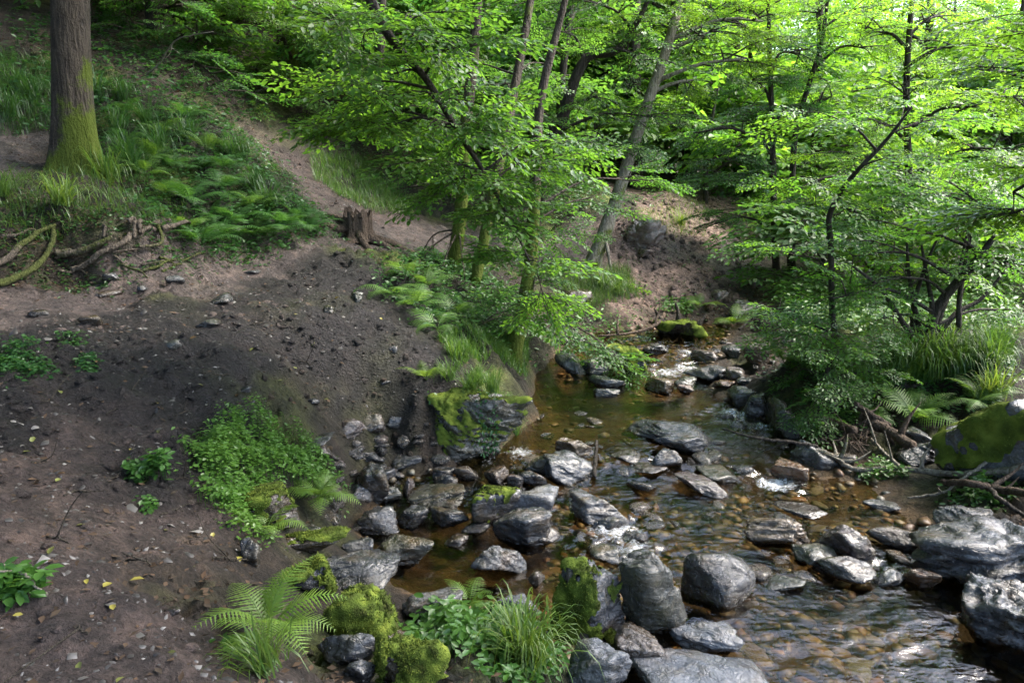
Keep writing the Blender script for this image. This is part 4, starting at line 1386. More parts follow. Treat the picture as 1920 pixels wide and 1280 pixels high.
DROOP = grow('tree', 'tree leaning in with a dark drooping limb of large bright leaves before the slope', 'tree', [dr_base, dr_base + [.05, 0, 2], dr_base + [.0, .0, 4.2]] + limb[1:], dm, M_BARK_DARK, [.17, .15, .11, .06, .035, .03, .026, .022, .018, .012, .006], BRIGHT, 5, leaf=.46, moss=.1, single=300, dens=.5, limb_r=.012, tone0=.6)
# second dark twig hanging beside it
# three slim mossy trunks on the bank in the middle
grow('tree', 'slim mossy trunk rising from the grassy outcrop at the pool corner', 'tree', basept(962, 655, (985, 560, 0), (1000, 430, .1), (1012, 200, .2), (1060, 0, .3), (1120, -250, .3)),
     [M(1010, 600, 8.0, .42), M(940, 560, 7.9, .45), M(1000, 540, 8.0, .40), M(1050, 640, 8.5, .38, .3), M(1130, 668, 8.6, .45, .22), M(1185, 690, 8.6, .22, .2), M(900, 610, 7.7, .45), M(1040, 430, 8.2, .5), M(1110, 370, 8.6, .6, .4), M(1200, 340, 8.8, .55, .4), M(1080, 290, 8.4, .5)],
     M_BARK, [.10, .08, .07, .06, .045, .03, .02], (.95, 1, 1), 11, leaf=.40, moss=1.0, flare=1.3, limb_r=.016, dens=.75, single=150)
grow('tree', 'mossy upright trunk between two others on the bank above the shrubs', 'tree', basept(850, 505, (866, 380, 0), (872, 250, .1), (890, 80, .2), (900, -150, .3), (905, -600, .4)),
     [M(830, 530, 9.4, .55), M(780, 500, 9.5, .5), M(760, 560, 9.0, .5), M(880, 590, 8.6, .5), M(820, 590, 8.8, .45), M(760, 350, 10, .6), M(830, 250, 10, .7), M(720, 200, 10.2, .7), HI(-1.6, 9.5, 7.2, 1.7), HI(.2, 10.2, 8.0, 1.8), HI(-.8, 8.2, 8.8, 1.7), HI(-2.6, 10.5, 8.6, 1.6)],
     M_BARK, [.09, .075, .068, .055, .035], (.85, .95, 1), 12, leaf=.40, moss=.9, flare=1.25, limb_r=.014, dens=.6)
grow('tree', 'mossy trunk leaning right behind the slim mossy trunk on the bank', 'tree', basept(890, 532, (918, 400, .1), (948, 250, .3), (985, 60, .6), (1020, -150, 1)),
     [M(960, 500, 9.6, .5), M(920, 470, 9.6, .45), M(1010, 330, 10.0, .6), M(940, 160, 10.2, .7), M(880, 120, 10.2, .7), M(1030, 120, 10.4, .7)],
     M_BARK, [.075, .065, .06, .05, .035], NORM, 13, leaf=.42, moss=.8, flare=1.2, limb_r=.014, dens=.6)
grow('tree', 'pale mossy trunk leaning right over the bare far bank', 'tree', basept(1108, 505, (1150, 390, .2), (1195, 250, .5), (1252, 85, .8), (1290, -60, 1.1)),
     [M(1150, 540, 11.6, .4), M(1330, 60, 12.6, .9), M(1250, 40, 12.8, .9), M(1400, 110, 12.4, .8), M(1300, 150, 12.6, .6), M(1430, 40, 12.6, .9), M(1350, -40, 12.6, 1.1), M(1200, -60, 12.8, 1.1)],
     M_BARK_PALE, [.14, .105, .095, .08, .05], YEL, 14, leaf=.46, moss=.75, flare=1.2, limb_r=.04, dens=.8, tone0=.75)
grow('tree', 'dark crooked tree bending right across the centre of the woods', 'tree', [gpt(1000, 425)] + [atY(a, b, 12.6) for a, b in ((1022, 300), (1052, 228), (1095, 115), (1155, 95), (1190, 50), (1230, -30))],
     [M(1120, 180, 12.4, .8), M(1200, 120, 12.2, .8), M(1060, 60, 12.8, .9), M(1230, 220, 12.2, .6), M(1150, 260, 12.2, .7), M(1000, 220, 12.4, .7), M(1130, 10, 12.6, .9)],
     M_BARK_DARK, [.13, .11, .10, .08, .06, .045, .03], NORM, 15, leaf=.46, moss=.3, limb_r=.03, dens=.8)
# the hazel clump and saplings on the right bank
hz = gpt(1735, 652)
HZ = grow('hazel_bush', 'dark multi-stemmed hazel bush crowning the right bank', 'bush', [hz, atY(1762, 570, hz[1]), atY(1830, 490, hz[1] - .1), atY(1880, 420, hz[1] - .2)],
     [M(1640, 600, hz[1] - .2, .5), M(1560, 560, hz[1] - .4, .55), M(1600, 480, hz[1] - .2, .55), M(1700, 430, hz[1] - .3, .6), M(1790, 430, hz[1] - .4, .6), M(1870, 380, hz[1] - .5, .6), M(1690, 520, hz[1] - .3, .45), M(1900, 480, hz[1] - .4, .5), M(1780, 340, hz[1] - .2, .6), M(1650, 370, hz[1], .6), M(1880, 580, hz[1] + .2, .4)],
     M_BARK_DARK, [.055, .05, .04, .02], (1.15, 1.2, 1.1), 21, leaf=.42, moss=.15, limb_r=.022, dens=.75, single=150, tone0=.45)  # leaf tint raised to carry the brightness of the right side
def stem(parent, P, r0, r1, bark):
    b = np.array(parent.location)
    gg = Geo()
    P = catmull(P, 18)
    add_tube(gg, P - b, np.linspace(r0, r1, 18), 7, 0, .06, int(P[3][0] * 100) % 99, .1)
    link('stem', gg.mesh('stem', [bark]), parent)
Yh = hz[1]
for L in ([(1733, 655, 0), (1718, 590, .05), (1705, 520, .1), (1700, 450, .1)], [(1738, 655, 0), (1748, 580, 0), (1738, 520, 0), (1728, 460, -.1)], [(1730, 655, 0), (1712, 610, .05), (1716, 560, .1), (1735, 500, .1), (1760, 440, .1)],
          [(1740, 655, 0), (1775, 560, .1), (1800, 500, .2), (1815, 430, .3)], [(1728, 655, 0), (1690, 600, -.1), (1650, 540, -.2), (1600, 500, -.2)], [(1742, 655, 0), (1790, 590, .1), (1840, 560, .1), (1890, 500, .1)]):
    stem(HZ, [atY(a, b, Yh + d) for a, b, d in L], .036, .012, M_BARK_DARK)
s1 = gpt(1798, 645)
grow('sapling', 'thin dark sapling stem right of the hazel clump', 'tree', [s1, atY(1799, 560, s1[1]), atY(1812, 480, s1[1]), atY(1830, 400, s1[1])], [M(1840, 520, s1[1], .45), M(1850, 400, s1[1], .5), M(1900, 330, s1[1], .5)], M_BARK_DARK, [.03, .026, .02, .01], (1.6, 1.5, 1.1), 22, leaf=.42, moss=0, limb_r=.012, dens=.7)  # leaves tinted up to look lit
s2 = gpt(1580, 690)
grow('sapling', 'thin sapling with a sharply bent stem in the middle of the right bank foliage', 'tree', [s2, atY(1562, 600, s2[1] + .1), atY(1558, 460, s2[1] + .1), atY(1556, 402, s2[1] + .1), atY(1595, 335, s2[1]), atY(1660, 265, s2[1] - .1), atY(1710, 200, s2[1] - .2)],
     [M(1640, 300, s2[1] - .3, .55), M(1560, 220, s2[1], .55), M(1720, 230, s2[1] - .2, .6), M(1500, 330, s2[1] + .1, .5), M(1560, 640, s2[1] - .1, .4), M(1480, 600, s2[1] + .2, .42), M(1500, 480, s2[1] + .4, .5)],
     M_BARK_DARK, [.035, .032, .03, .028, .024, .018, .01], (1.6, 1.5, 1.1), 23, leaf=.44, moss=0, limb_r=.014, dens=.75)  # bright light put into the leaf tint of this sapling too
s3 = gpt(1530, 760)
grow('bush', 'low round-leaved bush hanging over the dark undercut of the right bank', 'bush', [s3, s3 + [0, -.05, .25], s3 + [.1, -.15, .6]], [M(1550, 660, s3[1] - .1, .4), M(1500, 690, s3[1] + .1, .3), M(1560, 730, s3[1] - .3, .32), M(1520, 770, s3[1] - .4, .25), M(1610, 700, s3[1], .35), M(1510, 620, s3[1] + .4, .4)], M_BARK_DARK, [.025, .02, .012], NORM, 24, leaf=.34, moss=0, limb_r=.01, dens=.75)
# mid distance right: two dark trunks and a drooping dark beech
a1 = gpt(1455, 505)
grow('tree', 'dark thin trunk at the left of a pair beside the right bank path', 'tree', [a1, atY(1452, 430, a1[1]), atY(1448, 250, a1[1]), atY(1440, 0, a1[1])], [M(1390, 250, a1[1], .9, .4), M(1330, 340, a1[1] - .2, .7, .35), M(1450, 330, a1[1] - .3, .9, .4), M(1360, 300, a1[1] - .2, .7, .35), M(1300, 250, a1[1], .6, .35), M(1480, 200, a1[1], .9, .4), M(1340, 420, a1[1] - .6, .45, .5), M(1400, 400, a1[1] - .4, .6, .4), M(1410, 150, a1[1], .9, .4), M(1500, 100, a1[1], .9, .4)], M_BARK_DARK, [.07, .06, .05, .03], (.8, .95, 1), 25, leaf=.44, moss=.2, limb_r=.03, dens=.85, tone0=.3)
a2 = gpt(1484, 508)
grow('tree', 'dark thicker trunk at the right of a pair beside the right bank path', 'tree', [a2, atY(1484, 430, a2[1]), atY(1492, 250, a2[1]), atY(1540, 80, a2[1]), atY(1560, -80, a2[1])], [M(1560, 180, a2[1], 1.0, .4), M(1620, 90, a2[1], 1.0, .4), M(1540, 20, a2[1], 1.1, .4), M(1520, 420, a2[1], .8, .4), M(1600, 330, a2[1], .9, .4), M(1660, 10, a2[1], 1.0, .4), M(1480, 380, a2[1] - .3, .7, .4)], M_BARK_DARK, [.08, .065, .05, .035, .02], (2.2, 1.9, 1.2), 26, leaf=.48, moss=.2, limb_r=.04, dens=.8, tone0=.6)  # second tree: leaf tint lifted to carry the bright light up here
# a leafy limb close by at the right edge, its tree outside the frame
eb = np.array([4.1, 3.1, float(hgrid(4.1, 3.1))])
grow('tree', 'tree just outside the right edge reaching in with a few large close leaves', 'tree', [eb, eb + [.1, 0, 1.2], eb + [0, .3, 2.6], atY(2080, 250, 3.9), atY(2000, 300, 4.1), atY(1900, 360, 4.3)], [M(1930, 330, 4.2, .22, .4), M(1960, 420, 4.2, .25, .4), M(1900, 400, 4.3, .12, .3), M(1990, 120, 4.4, .35, .4), M(1900, 180, 4.6, .3, .4), M(1960, 20, 4.6, .35, .4)], M_BARK_DARK, [.07, .06, .05, .03, .02, .008], YEL, 27, leaf=.45, moss=0, limb_r=.01, dens=.6, single=150, tone0=.6)
# tall young trees of the right background, bright light put into the leaf tint
def simple_tree(name, label, px, py, Y, top, masses, bark, rad, tint, seed, group=None, **kw):
    b = atY(px, py, Y); b[2] = hgrid(b[0], b[1])
    return grow(name, label, 'tree', [b] + [atY(a, c, Y) for a, c in top], masses, bark, rad, tint, seed, group, **kw)
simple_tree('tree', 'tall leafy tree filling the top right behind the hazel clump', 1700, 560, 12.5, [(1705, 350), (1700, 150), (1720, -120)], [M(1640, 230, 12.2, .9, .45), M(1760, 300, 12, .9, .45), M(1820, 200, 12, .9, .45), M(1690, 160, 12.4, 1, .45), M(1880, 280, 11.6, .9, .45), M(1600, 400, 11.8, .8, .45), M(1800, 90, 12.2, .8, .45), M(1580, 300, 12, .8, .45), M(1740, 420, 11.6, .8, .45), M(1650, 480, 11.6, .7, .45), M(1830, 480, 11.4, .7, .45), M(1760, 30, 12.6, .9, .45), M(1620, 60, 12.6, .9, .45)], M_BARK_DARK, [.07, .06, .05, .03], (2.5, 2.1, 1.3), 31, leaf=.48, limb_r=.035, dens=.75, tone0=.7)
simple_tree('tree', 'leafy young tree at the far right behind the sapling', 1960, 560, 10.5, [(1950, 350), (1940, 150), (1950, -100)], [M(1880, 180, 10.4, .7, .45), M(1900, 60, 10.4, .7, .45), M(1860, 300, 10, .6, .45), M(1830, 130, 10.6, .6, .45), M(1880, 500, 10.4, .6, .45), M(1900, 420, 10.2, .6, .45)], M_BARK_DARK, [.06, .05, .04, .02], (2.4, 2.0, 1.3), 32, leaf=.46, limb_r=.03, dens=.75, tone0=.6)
# trees of the left hillside
simple_tree('tree', 'dark trunk high on the slope right of the big mossy-footed tree', 300, 190, 13.0, [(298, 100), (290, -60), (285, -260)], [M(330, 130, 12.4, .8, .4), M(250, 60, 12.6, .8, .4), M(400, 60, 12.4, .9, .4), M(430, 170, 12, .7, .4), M(340, 10, 12.5, .9, .4), M(230, 140, 12.4, .5, .4), M(20, 40, 12.4, .8, .4), M(60, 120, 12.2, .6, .4)], M_BARK_DARK, [.22, .19, .17, .14], (.75, .9, .95), 33, leaf=.46, limb_r=.04, dens=.75)
simple_tree('tree', 'mossy trunk among bright leaves above the grassy gully', 556, 270, 14.2, [(550, 140), (545, 0), (540, -200)], [M(470, 130, 13.4, .8, .4), M(540, 70, 13.4, .9, .4), M(600, 150, 13.2, .8, .4), M(650, 60, 13.4, .9, .4), M(450, 40, 13.4, .8, .4), M(520, 180, 13, .7, .4), M(680, 180, 13.4, .8, .4), M(560, 230, 13.2, .55, .4), M(430, 210, 12.6, .5, .4), M(590, 0, 13.6, 1, .4)], M_BARK, [.13, .11, .09, .06], (1.3, 1.2, 1), 34, leaf=.44, limb_r=.035, dens=.85, moss=.9, tone0=.65)
simple_tree('tree', 'leaning grey tree on the slope above the gully', 372, 150, 15.5, [(362, 60), (350, -60)], [M(390, 10, 15, .9, .4), M(480, -20, 15, 1, .4), M(300, -10, 15, .9, .4)], M_BARK_PALE, [.12, .1, .08], NORM, 35, leaf=.5, limb_r=.03, dens=.7)
simple_tree('tree', 'slender tree behind the stump under the centre canopy', 700, 330, 13.6, [(706, 200), (715, 50), (720, -150)], [M(740, 160, 13.2, .8, .4), M(690, 200, 13, .6, .4), M(770, 260, 13, .7, .4), M(800, 120, 13.4, .9, .4), M(800, 330, 12.6, .6, .35)], M_BARK_DARK, [.11, .1, .08, .05], (.6, .8, .9), 36, leaf=.46, limb_r=.02, dens=.65, tone0=.35)

# trunks of the woods behind, each where the photograph shows it
BT = [(905, 330, 17, [(903, 150), (906, -60)], .17, M_BARK), (965, 330, 19, [(966, 120), (964, -60)], .17, M_BARK_DARK), (1012, 340, 18, [(1024, 180), (1030, 0), (1032, -90)], .20, M_BARK), (1040, 330, 14.5, [(1056, 130), (1080, -60)], .07, M_BARK_DARK),
      (1192, 330, 17.5, [(1188, 180), (1190, -60)], .16, M_BARK_DARK), (1288, 345, 19, [(1286, 220), (1270, 60), (1268, -80)], .155, M_BARK), (1382, 372, 20, [(1382, 300), (1380, 150), (1384, -60)], .12, M_BARK), (1412, 360, 22, [(1411, 250), (1412, -60)], .13, M_BARK_DARK),
      (1251, 335, 30, [(1251, 250), (1255, 60)], .12, M_BARK_PALE), (1262, 330, 26, [(1261, 250), (1262, 60)], .09, M_BARK_PALE), (830, 330, 17, [(833, 150), (832, -80)], .14, M_BARK_DARK), (1360, 340, 24, [(1361, 200), (1362, -30)], .1, M_BARK), (1535, 400, 18, [(1535, 200), (1540, -60)], .07, M_BARK),
      (780, 330, 20, [(782, 120), (786, -80)], .13, M_BARK)]
BL = ['brown trunk with the dark trunk on its right at centre top', 'straight dark trunk in the thick of the centre woods', 'stout leaning trunk behind the crooked tree', 'slender bent stem beside the stout leaning trunk', 'dark straight trunk seen behind the pale leaning tree',
      'tall straight trunk standing alone on the crest of the bare bank', 'brown trunk behind the drooping dark foliage of the far bank', 'dark trunk behind the drooping dark foliage of the far bank', 'thin whitish stem far off left of the lone straight trunk', 'second thin whitish stem nearest to the lone straight trunk',
      'dim dark trunk behind the hanging leafy limb', 'thin far trunk right of the lone straight trunk', 'dark trunk deep in the foliage of the right', 'dim trunk farther left behind the hanging leafy limb']
for k, ((px, py, Y, top, r, bk), lab) in enumerate(zip(BT, BL)):
    rng_ = np.random.default_rng(400 + k)
    ms = []
    for j in range(6 if Y < 25 else 3):
        ms.append(M(px + rng_.uniform(-1, 1) * 1500 / Y, rng_.uniform(-90, 210), Y + rng_.uniform(-.8, 1.2), rng_.uniform(.9, 1.4), .4))
    simple_tree('tree', lab, px, py, Y, top, ms, bk, [r * 1.1, r, r * .85, r * .7][:len(top) + 1] if len(top) < 3 else [r * 1.1, r, r * .9, r * .75], [NORM, BRIGHT, (.9, 1, 1)][k % 3] if px < 1230 else (2.1, 1.8, 1.1), 500 + k, leaf=.62, dens=.6, far=True, limb_r=.04, moss=.3)  # right-hand crowns carry the backdrop's light in their tint
# forked trunk far off in the bright top right
simple_tree('tree', 'forked tree standing in the bright light at the far top right', 1730, 420, 22, [(1732, 170), (1742, 60), (1748, -40)], [M(1700, 60, 21.5, 1.3, .4), M(1800, 40, 22, 1.4, .4), M(1770, 200, 21.5, 1.2, .4), M(1660, 160, 22, 1.2, .4)], M_BARK, [.17, .15, .11, .08], YEL, 77, leaf=.62, dens=.55, far=True, limb_r=.07, tone0=.8)

# repeated trees: the depth of the woods on every side
def generic(seed, H, r, tint):
    rng_ = np.random.default_rng(seed)
    ms = []
    for j in range(13):
        a = rng_.uniform(0, 6.28); z = H * rng_.uniform(.28, 1.0); rr_ = r * (1.1 - .6 * z / H) * rng_.uniform(.3, 1)
        ms.append((np.array([rr_ * math.cos(a), rr_ * math.sin(a), z - 50]), r * .48, .5))
    return grow('tree', 'tree', 'tree', [(0, 0, -50), (.1, 0, -50 + H * .4), (0, .1, -50 + H * .75), (0, 0, -50 + H)], ms, [M_BARK, M_BARK_DARK][seed % 2], [.19, .15, .09, .03], tint, 600 + seed, leaf=.95, dens=.9, far=True, limb_r=.06, moss=.2, tone0=.55)
GEN = [generic(1, 12, 3.4, NORM), generic(2, 14, 3.2, BRIGHT), generic(3, 9, 3.0, (1.1, 1.1, 1)), generic(4, 11, 2.6, DEEP)]
def high(seed, H=15, r=4.2):
    rng_ = np.random.default_rng(seed)
    ms = []
    for j in range(15):
        a = rng_.uniform(0, 6.28); z = H * rng_.uniform(.55, 1.0); rr_ = r * rng_.uniform(.2, 1)
        ms.append((np.array([rr_ * math.cos(a), rr_ * math.sin(a), z - 50]), r * .42, .45))
    return grow('tree', 'tree', 'tree', [(0, 0, -50), (.1, 0, -50 + H * .4), (0, .1, -50 + H * .75), (0, 0, -50 + H)], ms, M_BARK, [.14, .12, .09, .03], NORM, 640 + seed, leaf=.95, dens=.7, far=True, limb_r=.06, moss=.3, tone0=.55)
GEN.append(high(9))  # prototype of the unseen trees added for shade
def under(seed):
    rng_ = np.random.default_rng(seed)
    ms = [(np.array([rng_.uniform(-1, 1), rng_.uniform(-1, 1), rng_.uniform(.4, 2.2) - 50]), .75, .55) for j in range(7)]
    return grow('shrub', 'shrub', 'shrub', [(0, 0, -50), (.05, 0, -49.2), (0, .1, -48.3)], ms, M_BARK_DARK, [.05, .04, .015], NORM, 700 + seed, leaf=.7, dens=.6, far=True, limb_r=.025, moss=0)
UND = [under(1), under(2), under(3)]
rng = np.random.default_rng(99)
def place(o, x, y, s, label, group, tint):
    c = copy_thing(o, (x, y, float(hgrid(x, y)) - .05), rng.uniform(0, 6.28), (s, s, s * rng.uniform(.9, 1.15)), label, group)
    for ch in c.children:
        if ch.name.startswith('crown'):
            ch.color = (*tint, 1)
    return c
spots = []
def far_ok(x, y, d):
    if any((x - a) ** 2 + (y - b) ** 2 < d * d for a, b in spots):
        return False
    spots.append((x, y)); return True
# hillside left and centre
n = 0
while n < 42:
    x, y = rng.uniform(-26, 4), rng.uniform(15, 46)
    if x > -14 + 0 and y < 17.5: continue
    if not far_ok(x, y, 2.6): continue
    place(GEN[[0, 3, 1, 2][n % 4]], x, y, rng.uniform(.8, 1.25), 'leafy tree mostly out of view round the viewer, added for shade', 'trees deep in the hillside woods', [NORM, DEEP, (1.1, 1.1, 1)][n % 3]); n += 1
n = 0
while n < 40:
    x, y = rng.uniform(4, 46), rng.uniform(19, 62)
    if x < y * .20 or not far_ok(x, y, 3.0): continue
    place(GEN[[1, 2, 1, 0][n % 4]], x, y, rng.uniform(.5, .72), 'bright leafy tree in the sunlit woods of the far valley', 'trees of the sunlit far valley', [(2.6, 2.2, 1.4), (2.0, 1.8, 1.2), (2.3, 1.9, 1.2)][n % 3]); n += 1  # valley light put into the crown tints
n = 0
while n < 14:
    x, y = rng.uniform(1, 14), rng.uniform(30, 70)
    if not far_ok(x, y, 3.0): continue
    place(GEN[n % 4], x, y, rng.uniform(.6, .85), 'bright leafy tree in the sunlit woods of the far valley', 'trees of the sunlit far valley', [(2.1, 1.8, 1.1), YEL][n % 2]); n += 1  # crown tints lifted for valley light here as well
# mostly unseen woods round the viewer, added to shade mud and show in water
for x, y in [(-8, 3), (-10, 8.5), (-7.5, -2), (-3, -5), (2.5, -6), (-12, 13), (-10.5, 17), (-6, -8)]:
    place(GEN[0 if x < -8 else 1], x, y, 1.1, 'leafy tree mostly out of view round the viewer, added for shade', 'trees deep in the hillside woods', NORM)
# understorey shrubs
US = [(-8.3, 12.7), (-6.9, 13.0), (-5.5, 13.4), (-9.6, 12.4), (-4.3, 14.6), (-9.4, 14.2), (-8.2, 15.6), (-3.4, 16), (-1.8, 15.8), (-.6, 15.2), (.6, 15.6), (1.8, 16.8), (-2.6, 14.3), (-.9, 13.6), (2.6, 18), (4.6, 19), (5.8, 18.6), (0.2, 17.4), (-5.8, 16.5), (-7, 18.6)]
for k, (x, y) in enumerate(US):
    place(UND[k % 3], x, y, rng.uniform(.7, 1.05), 'leafy shrub under the trees of the wooded slope', 'shrubs under the trees of the slope', [DEEP, NORM, (1.1, 1.1, 1)][k % 3])
US2 = [(6.6, 10.4), (7.6, 11.6), (8.4, 9.8), (6.0, 12.2), (9.4, 12.5), (7.2, 13.8), (5.6, 14.2), (10.4, 10.6), (8.6, 15.5), (6.6, 16.5), (10.8, 14.5), (12, 12.5), (12.5, 16.8), (9.2, 18.5), (4.9, 11.6)]
for k, (x, y) in enumerate(US2):
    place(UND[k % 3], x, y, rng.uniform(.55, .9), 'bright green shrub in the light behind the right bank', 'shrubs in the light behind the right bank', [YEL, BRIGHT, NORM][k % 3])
n = 0
while n < 44:
    x, y = rng.uniform(-13, 6), rng.uniform(14.5, 30)
    if x > y * .22 or (2.0 < x and y < 17.5) or not far_ok(x, y, .9): continue
    place(UND[n % 3], x, y, rng.uniform(.9, 1.6), 'leafy shrub under the trees of the wooded slope', 'shrubs under the trees of the slope', [DEEP, NORM, (1.1, 1.1, 1), BRIGHT][n % 4]); n += 1
n = 0
while n < 40:
    x, y = rng.uniform(3, 26), rng.uniform(17, 38)
    if x < y * .17 or not far_ok(x, y, 1.2): continue
    place(UND[n % 3], x, y, rng.uniform(1.0, 1.8), 'bright green shrub in the light behind the right bank', 'shrubs in the light behind the right bank', [(2.0, 1.75, 1.1), BRIGHT, YEL][n % 3]); n += 1  # light of the open valley painted into the shrub tints
# tall unseen trees added to keep sun and sky off the near ground
for x, y, s_ in [(-9.5, 10.6, 1.3), (-6.4, 5.2, 1.25), (6.4, -.8, 1.1), (11, 1.5, 1.2), (.5, -4.5, 1.2), (3.6, -4, 1.2), (-3.5, -2.5, 1.1), (14, 1, 1.3)]:
    place(GEN[4], x, y, s_, 'leafy tree mostly out of view round the viewer, added for shade', 'trees deep in the hillside woods', NORM)
def drop_proto(o):
    for ch in list(o.children):
        for g_ in list(ch.children):
            bpy.data.objects.remove(g_)
        bpy.data.objects.remove(ch)
    bpy.data.objects.remove(o)
for o in GEN + UND:
    drop_proto(o)

# ------------------------------------------------------------------ ferns
def frond_mesh(seed):
    r = np.random.default_rng(seed)
    g = Geo()
    npair = 18
    t = np.linspace(0, 1, 26)
    curve = np.stack([t - .12 * t ** 3, .05 * np.sin(t * 2 + seed) * t, .42 * t - .62 * t ** 2.2], -1)
    add_tube(g, curve, np.linspace(.007, .0015, 26), 4, 0, 0, 0, .2)
    V, Q, TN = [], [], []
    for i in range(npair):
        f = .14 + .85 * (i + .5) / npair
        L = .30 * math.sin(min(1, (1.02 - f) * 1.22 + .0) * 1.5708) ** .85 * min(1, (f - .05) / .18) * r.uniform(.9, 1.08)
        p = np.array([np.interp(f, t, curve[:, k]) for k in range(3)])
        tg = unit(np.array([np.interp(min(1, f + .03), t, curve[:, k]) for k in range(3)]) - p)
        for s in (1, -1):
            side = np.array([0, s, 0.0])
            up = np.cross(tg, [0, 1, 0]); up = up / (np.linalg.norm(up) + 1e-9)
            if up[2] < 0: up = -up
            d = unit(side * .93 + tg * .42 - up * .12 + r.normal(0, .04, 3))
            w = unit(np.cross(up, d))
            m = 9
            q = np.linspace(0, 1, m)
            width = .0145 * (1 - q * .9) * (L / .28 + .35)
            zig = np.where(np.arange(m) % 2 == 0, 1.25, .55)
            ctr = p + q[:, None] * L * d - up * (.10 * L * q[:, None] ** 2)
            A = ctr + w * (width * zig)[:, None]; B = ctr - w * (width * np.roll(zig, 0))[:, None]
            n0 = len(V) * 1
            vv = np.concatenate([A, ctr + up * .003, B])
            qq = []
            for j in range(m - 1):
                qq.append((j, m + j, m + j + 1, j + 1)); qq.append((m + j, 2 * m + j, 2 * m + j + 1, m + j + 1))
            g.add(vv, qq, 0, np.full(len(vv), np.clip(.5 + r.normal() * .15 + .3 * f, 0, 1)))
    return g.mesh('frond', [M_FERN])
FR = [frond_mesh(k) for k in range(4)]
def fern(P, size, nf, label, group=None, tint=(1, 1, 1), seed=0, az=None, lift=.9):
    r = np.random.default_rng(seed + 50)
    t = thing('fern', label, 'fern', tuple(P), group)
    for k in range(nf):
        o = link('frond', FR[k % 4], t)
        a = (k / nf * 6.28 + r.normal() * .25) if az is None else az + r.uniform(-1.2, 1.2)
        s = size * r.uniform(.75, 1.1)
        o.rotation_euler = (r.normal() * .2, -r.uniform(.15, .95) * lift, a)
        o.scale = (s, s * r.uniform(.85, 1.1), s)
        q = r.uniform(.8, 1.2)
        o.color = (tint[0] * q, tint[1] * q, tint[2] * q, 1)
    return t
def gp(px, py, dz=0.0):
    q = on_ground(px, py, False); q[2] += dz; return q
fern(gp(505, 1225, .1), .37, 12, 'big bright fern arching over the near dirt edge', tint=(1.5, 1.4, 1.1), seed=1)
fern(gp(600, 965, .12), .36, 14, 'fern growing between the leafy mound and the shore rocks', tint=(1.15, 1.15, 1), seed=2)
fern(gp(1712, 800, .05), .55, 11, 'large pale fern in front of the shaded grassy bank', tint=(1.2, 1.25, 1.3), seed=3)
fern(gp(1835, 770, .05), .48, 9, 'fern beside the top of the great mossy boulder', tint=(1, 1.1, 1.1), seed=4)
fern(gp(1620, 790, .05), .34, 7, 'small fern in the shade left of the large pale fern', tint=(.9, 1, 1), seed=5)
fern(gp(800, 720, .02), .34, 6, 'thin fern at the edge of the mud above the outcrop', tint=(1.2, 1.1, 1), seed=6)
fern(gp(1470, 690, .05), .45, 7, 'fern behind the ochre boulder at the right bank', tint=(1.2, 1.2, 1), seed=7)
fern(gp(1310, 580, .02), .45, 6, 'fern on the bare bank right of the mossy rootstock', tint=(1.3, 1.25, 1), seed=8)
fern(gp(1375, 610, .02), .42, 6, 'pale fern low on the bare bank near the fallen limb', tint=(1.5, 1.35, 1), seed=9)
fern(gp(880, 1170, .12), .26, 6, 'fern tips poking above the near leafy clump', tint=(1.4, 1.35, 1), seed=10)
fern(gp(500, 1000, .02), .3, 5, 'tiny fern at the end of the brown mossy slab', tint=(1.2, 1.15, 1), seed=12)
hs = []
rng = np.random.default_rng(5)
FPOS = [(290, 300), (330, 330), (380, 330), (310, 370), (360, 380), (410, 360), (270, 340), (400, 410), (440, 420), (470, 440), (530, 440), (560, 420), (350, 440), (375, 465), (420, 455), (300, 260), (250, 260), (340, 230), (390, 280), (420, 320), (230, 220), (470, 400), (510, 450), (585, 440)]
_fs = []
for k, (px, py) in enumerate(FPOS):
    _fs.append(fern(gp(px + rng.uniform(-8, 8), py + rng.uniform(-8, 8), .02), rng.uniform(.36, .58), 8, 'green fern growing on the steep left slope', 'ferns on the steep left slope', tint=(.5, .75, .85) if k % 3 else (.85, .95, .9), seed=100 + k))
relabel(_fs, 'fern in the %s row on the steep left slope, %s', ['top', 'upper', 'lower', 'bottom'])
_fs = []
for k, (px, py) in enumerate([(760, 520), (800, 545), (740, 560), (780, 580), (850, 600), (820, 620)]):
    _fs.append(fern(gp(px, py, .02), rng.uniform(.35, .5), 6, 'fern under the slim trunks at the rim of the mud', 'ferns under the slim trunks', tint=(.9, 1, 1), seed=140 + k))
relabel(_fs, 'fern in the %s row under the slim trunks, %s', ['upper', 'lower'])

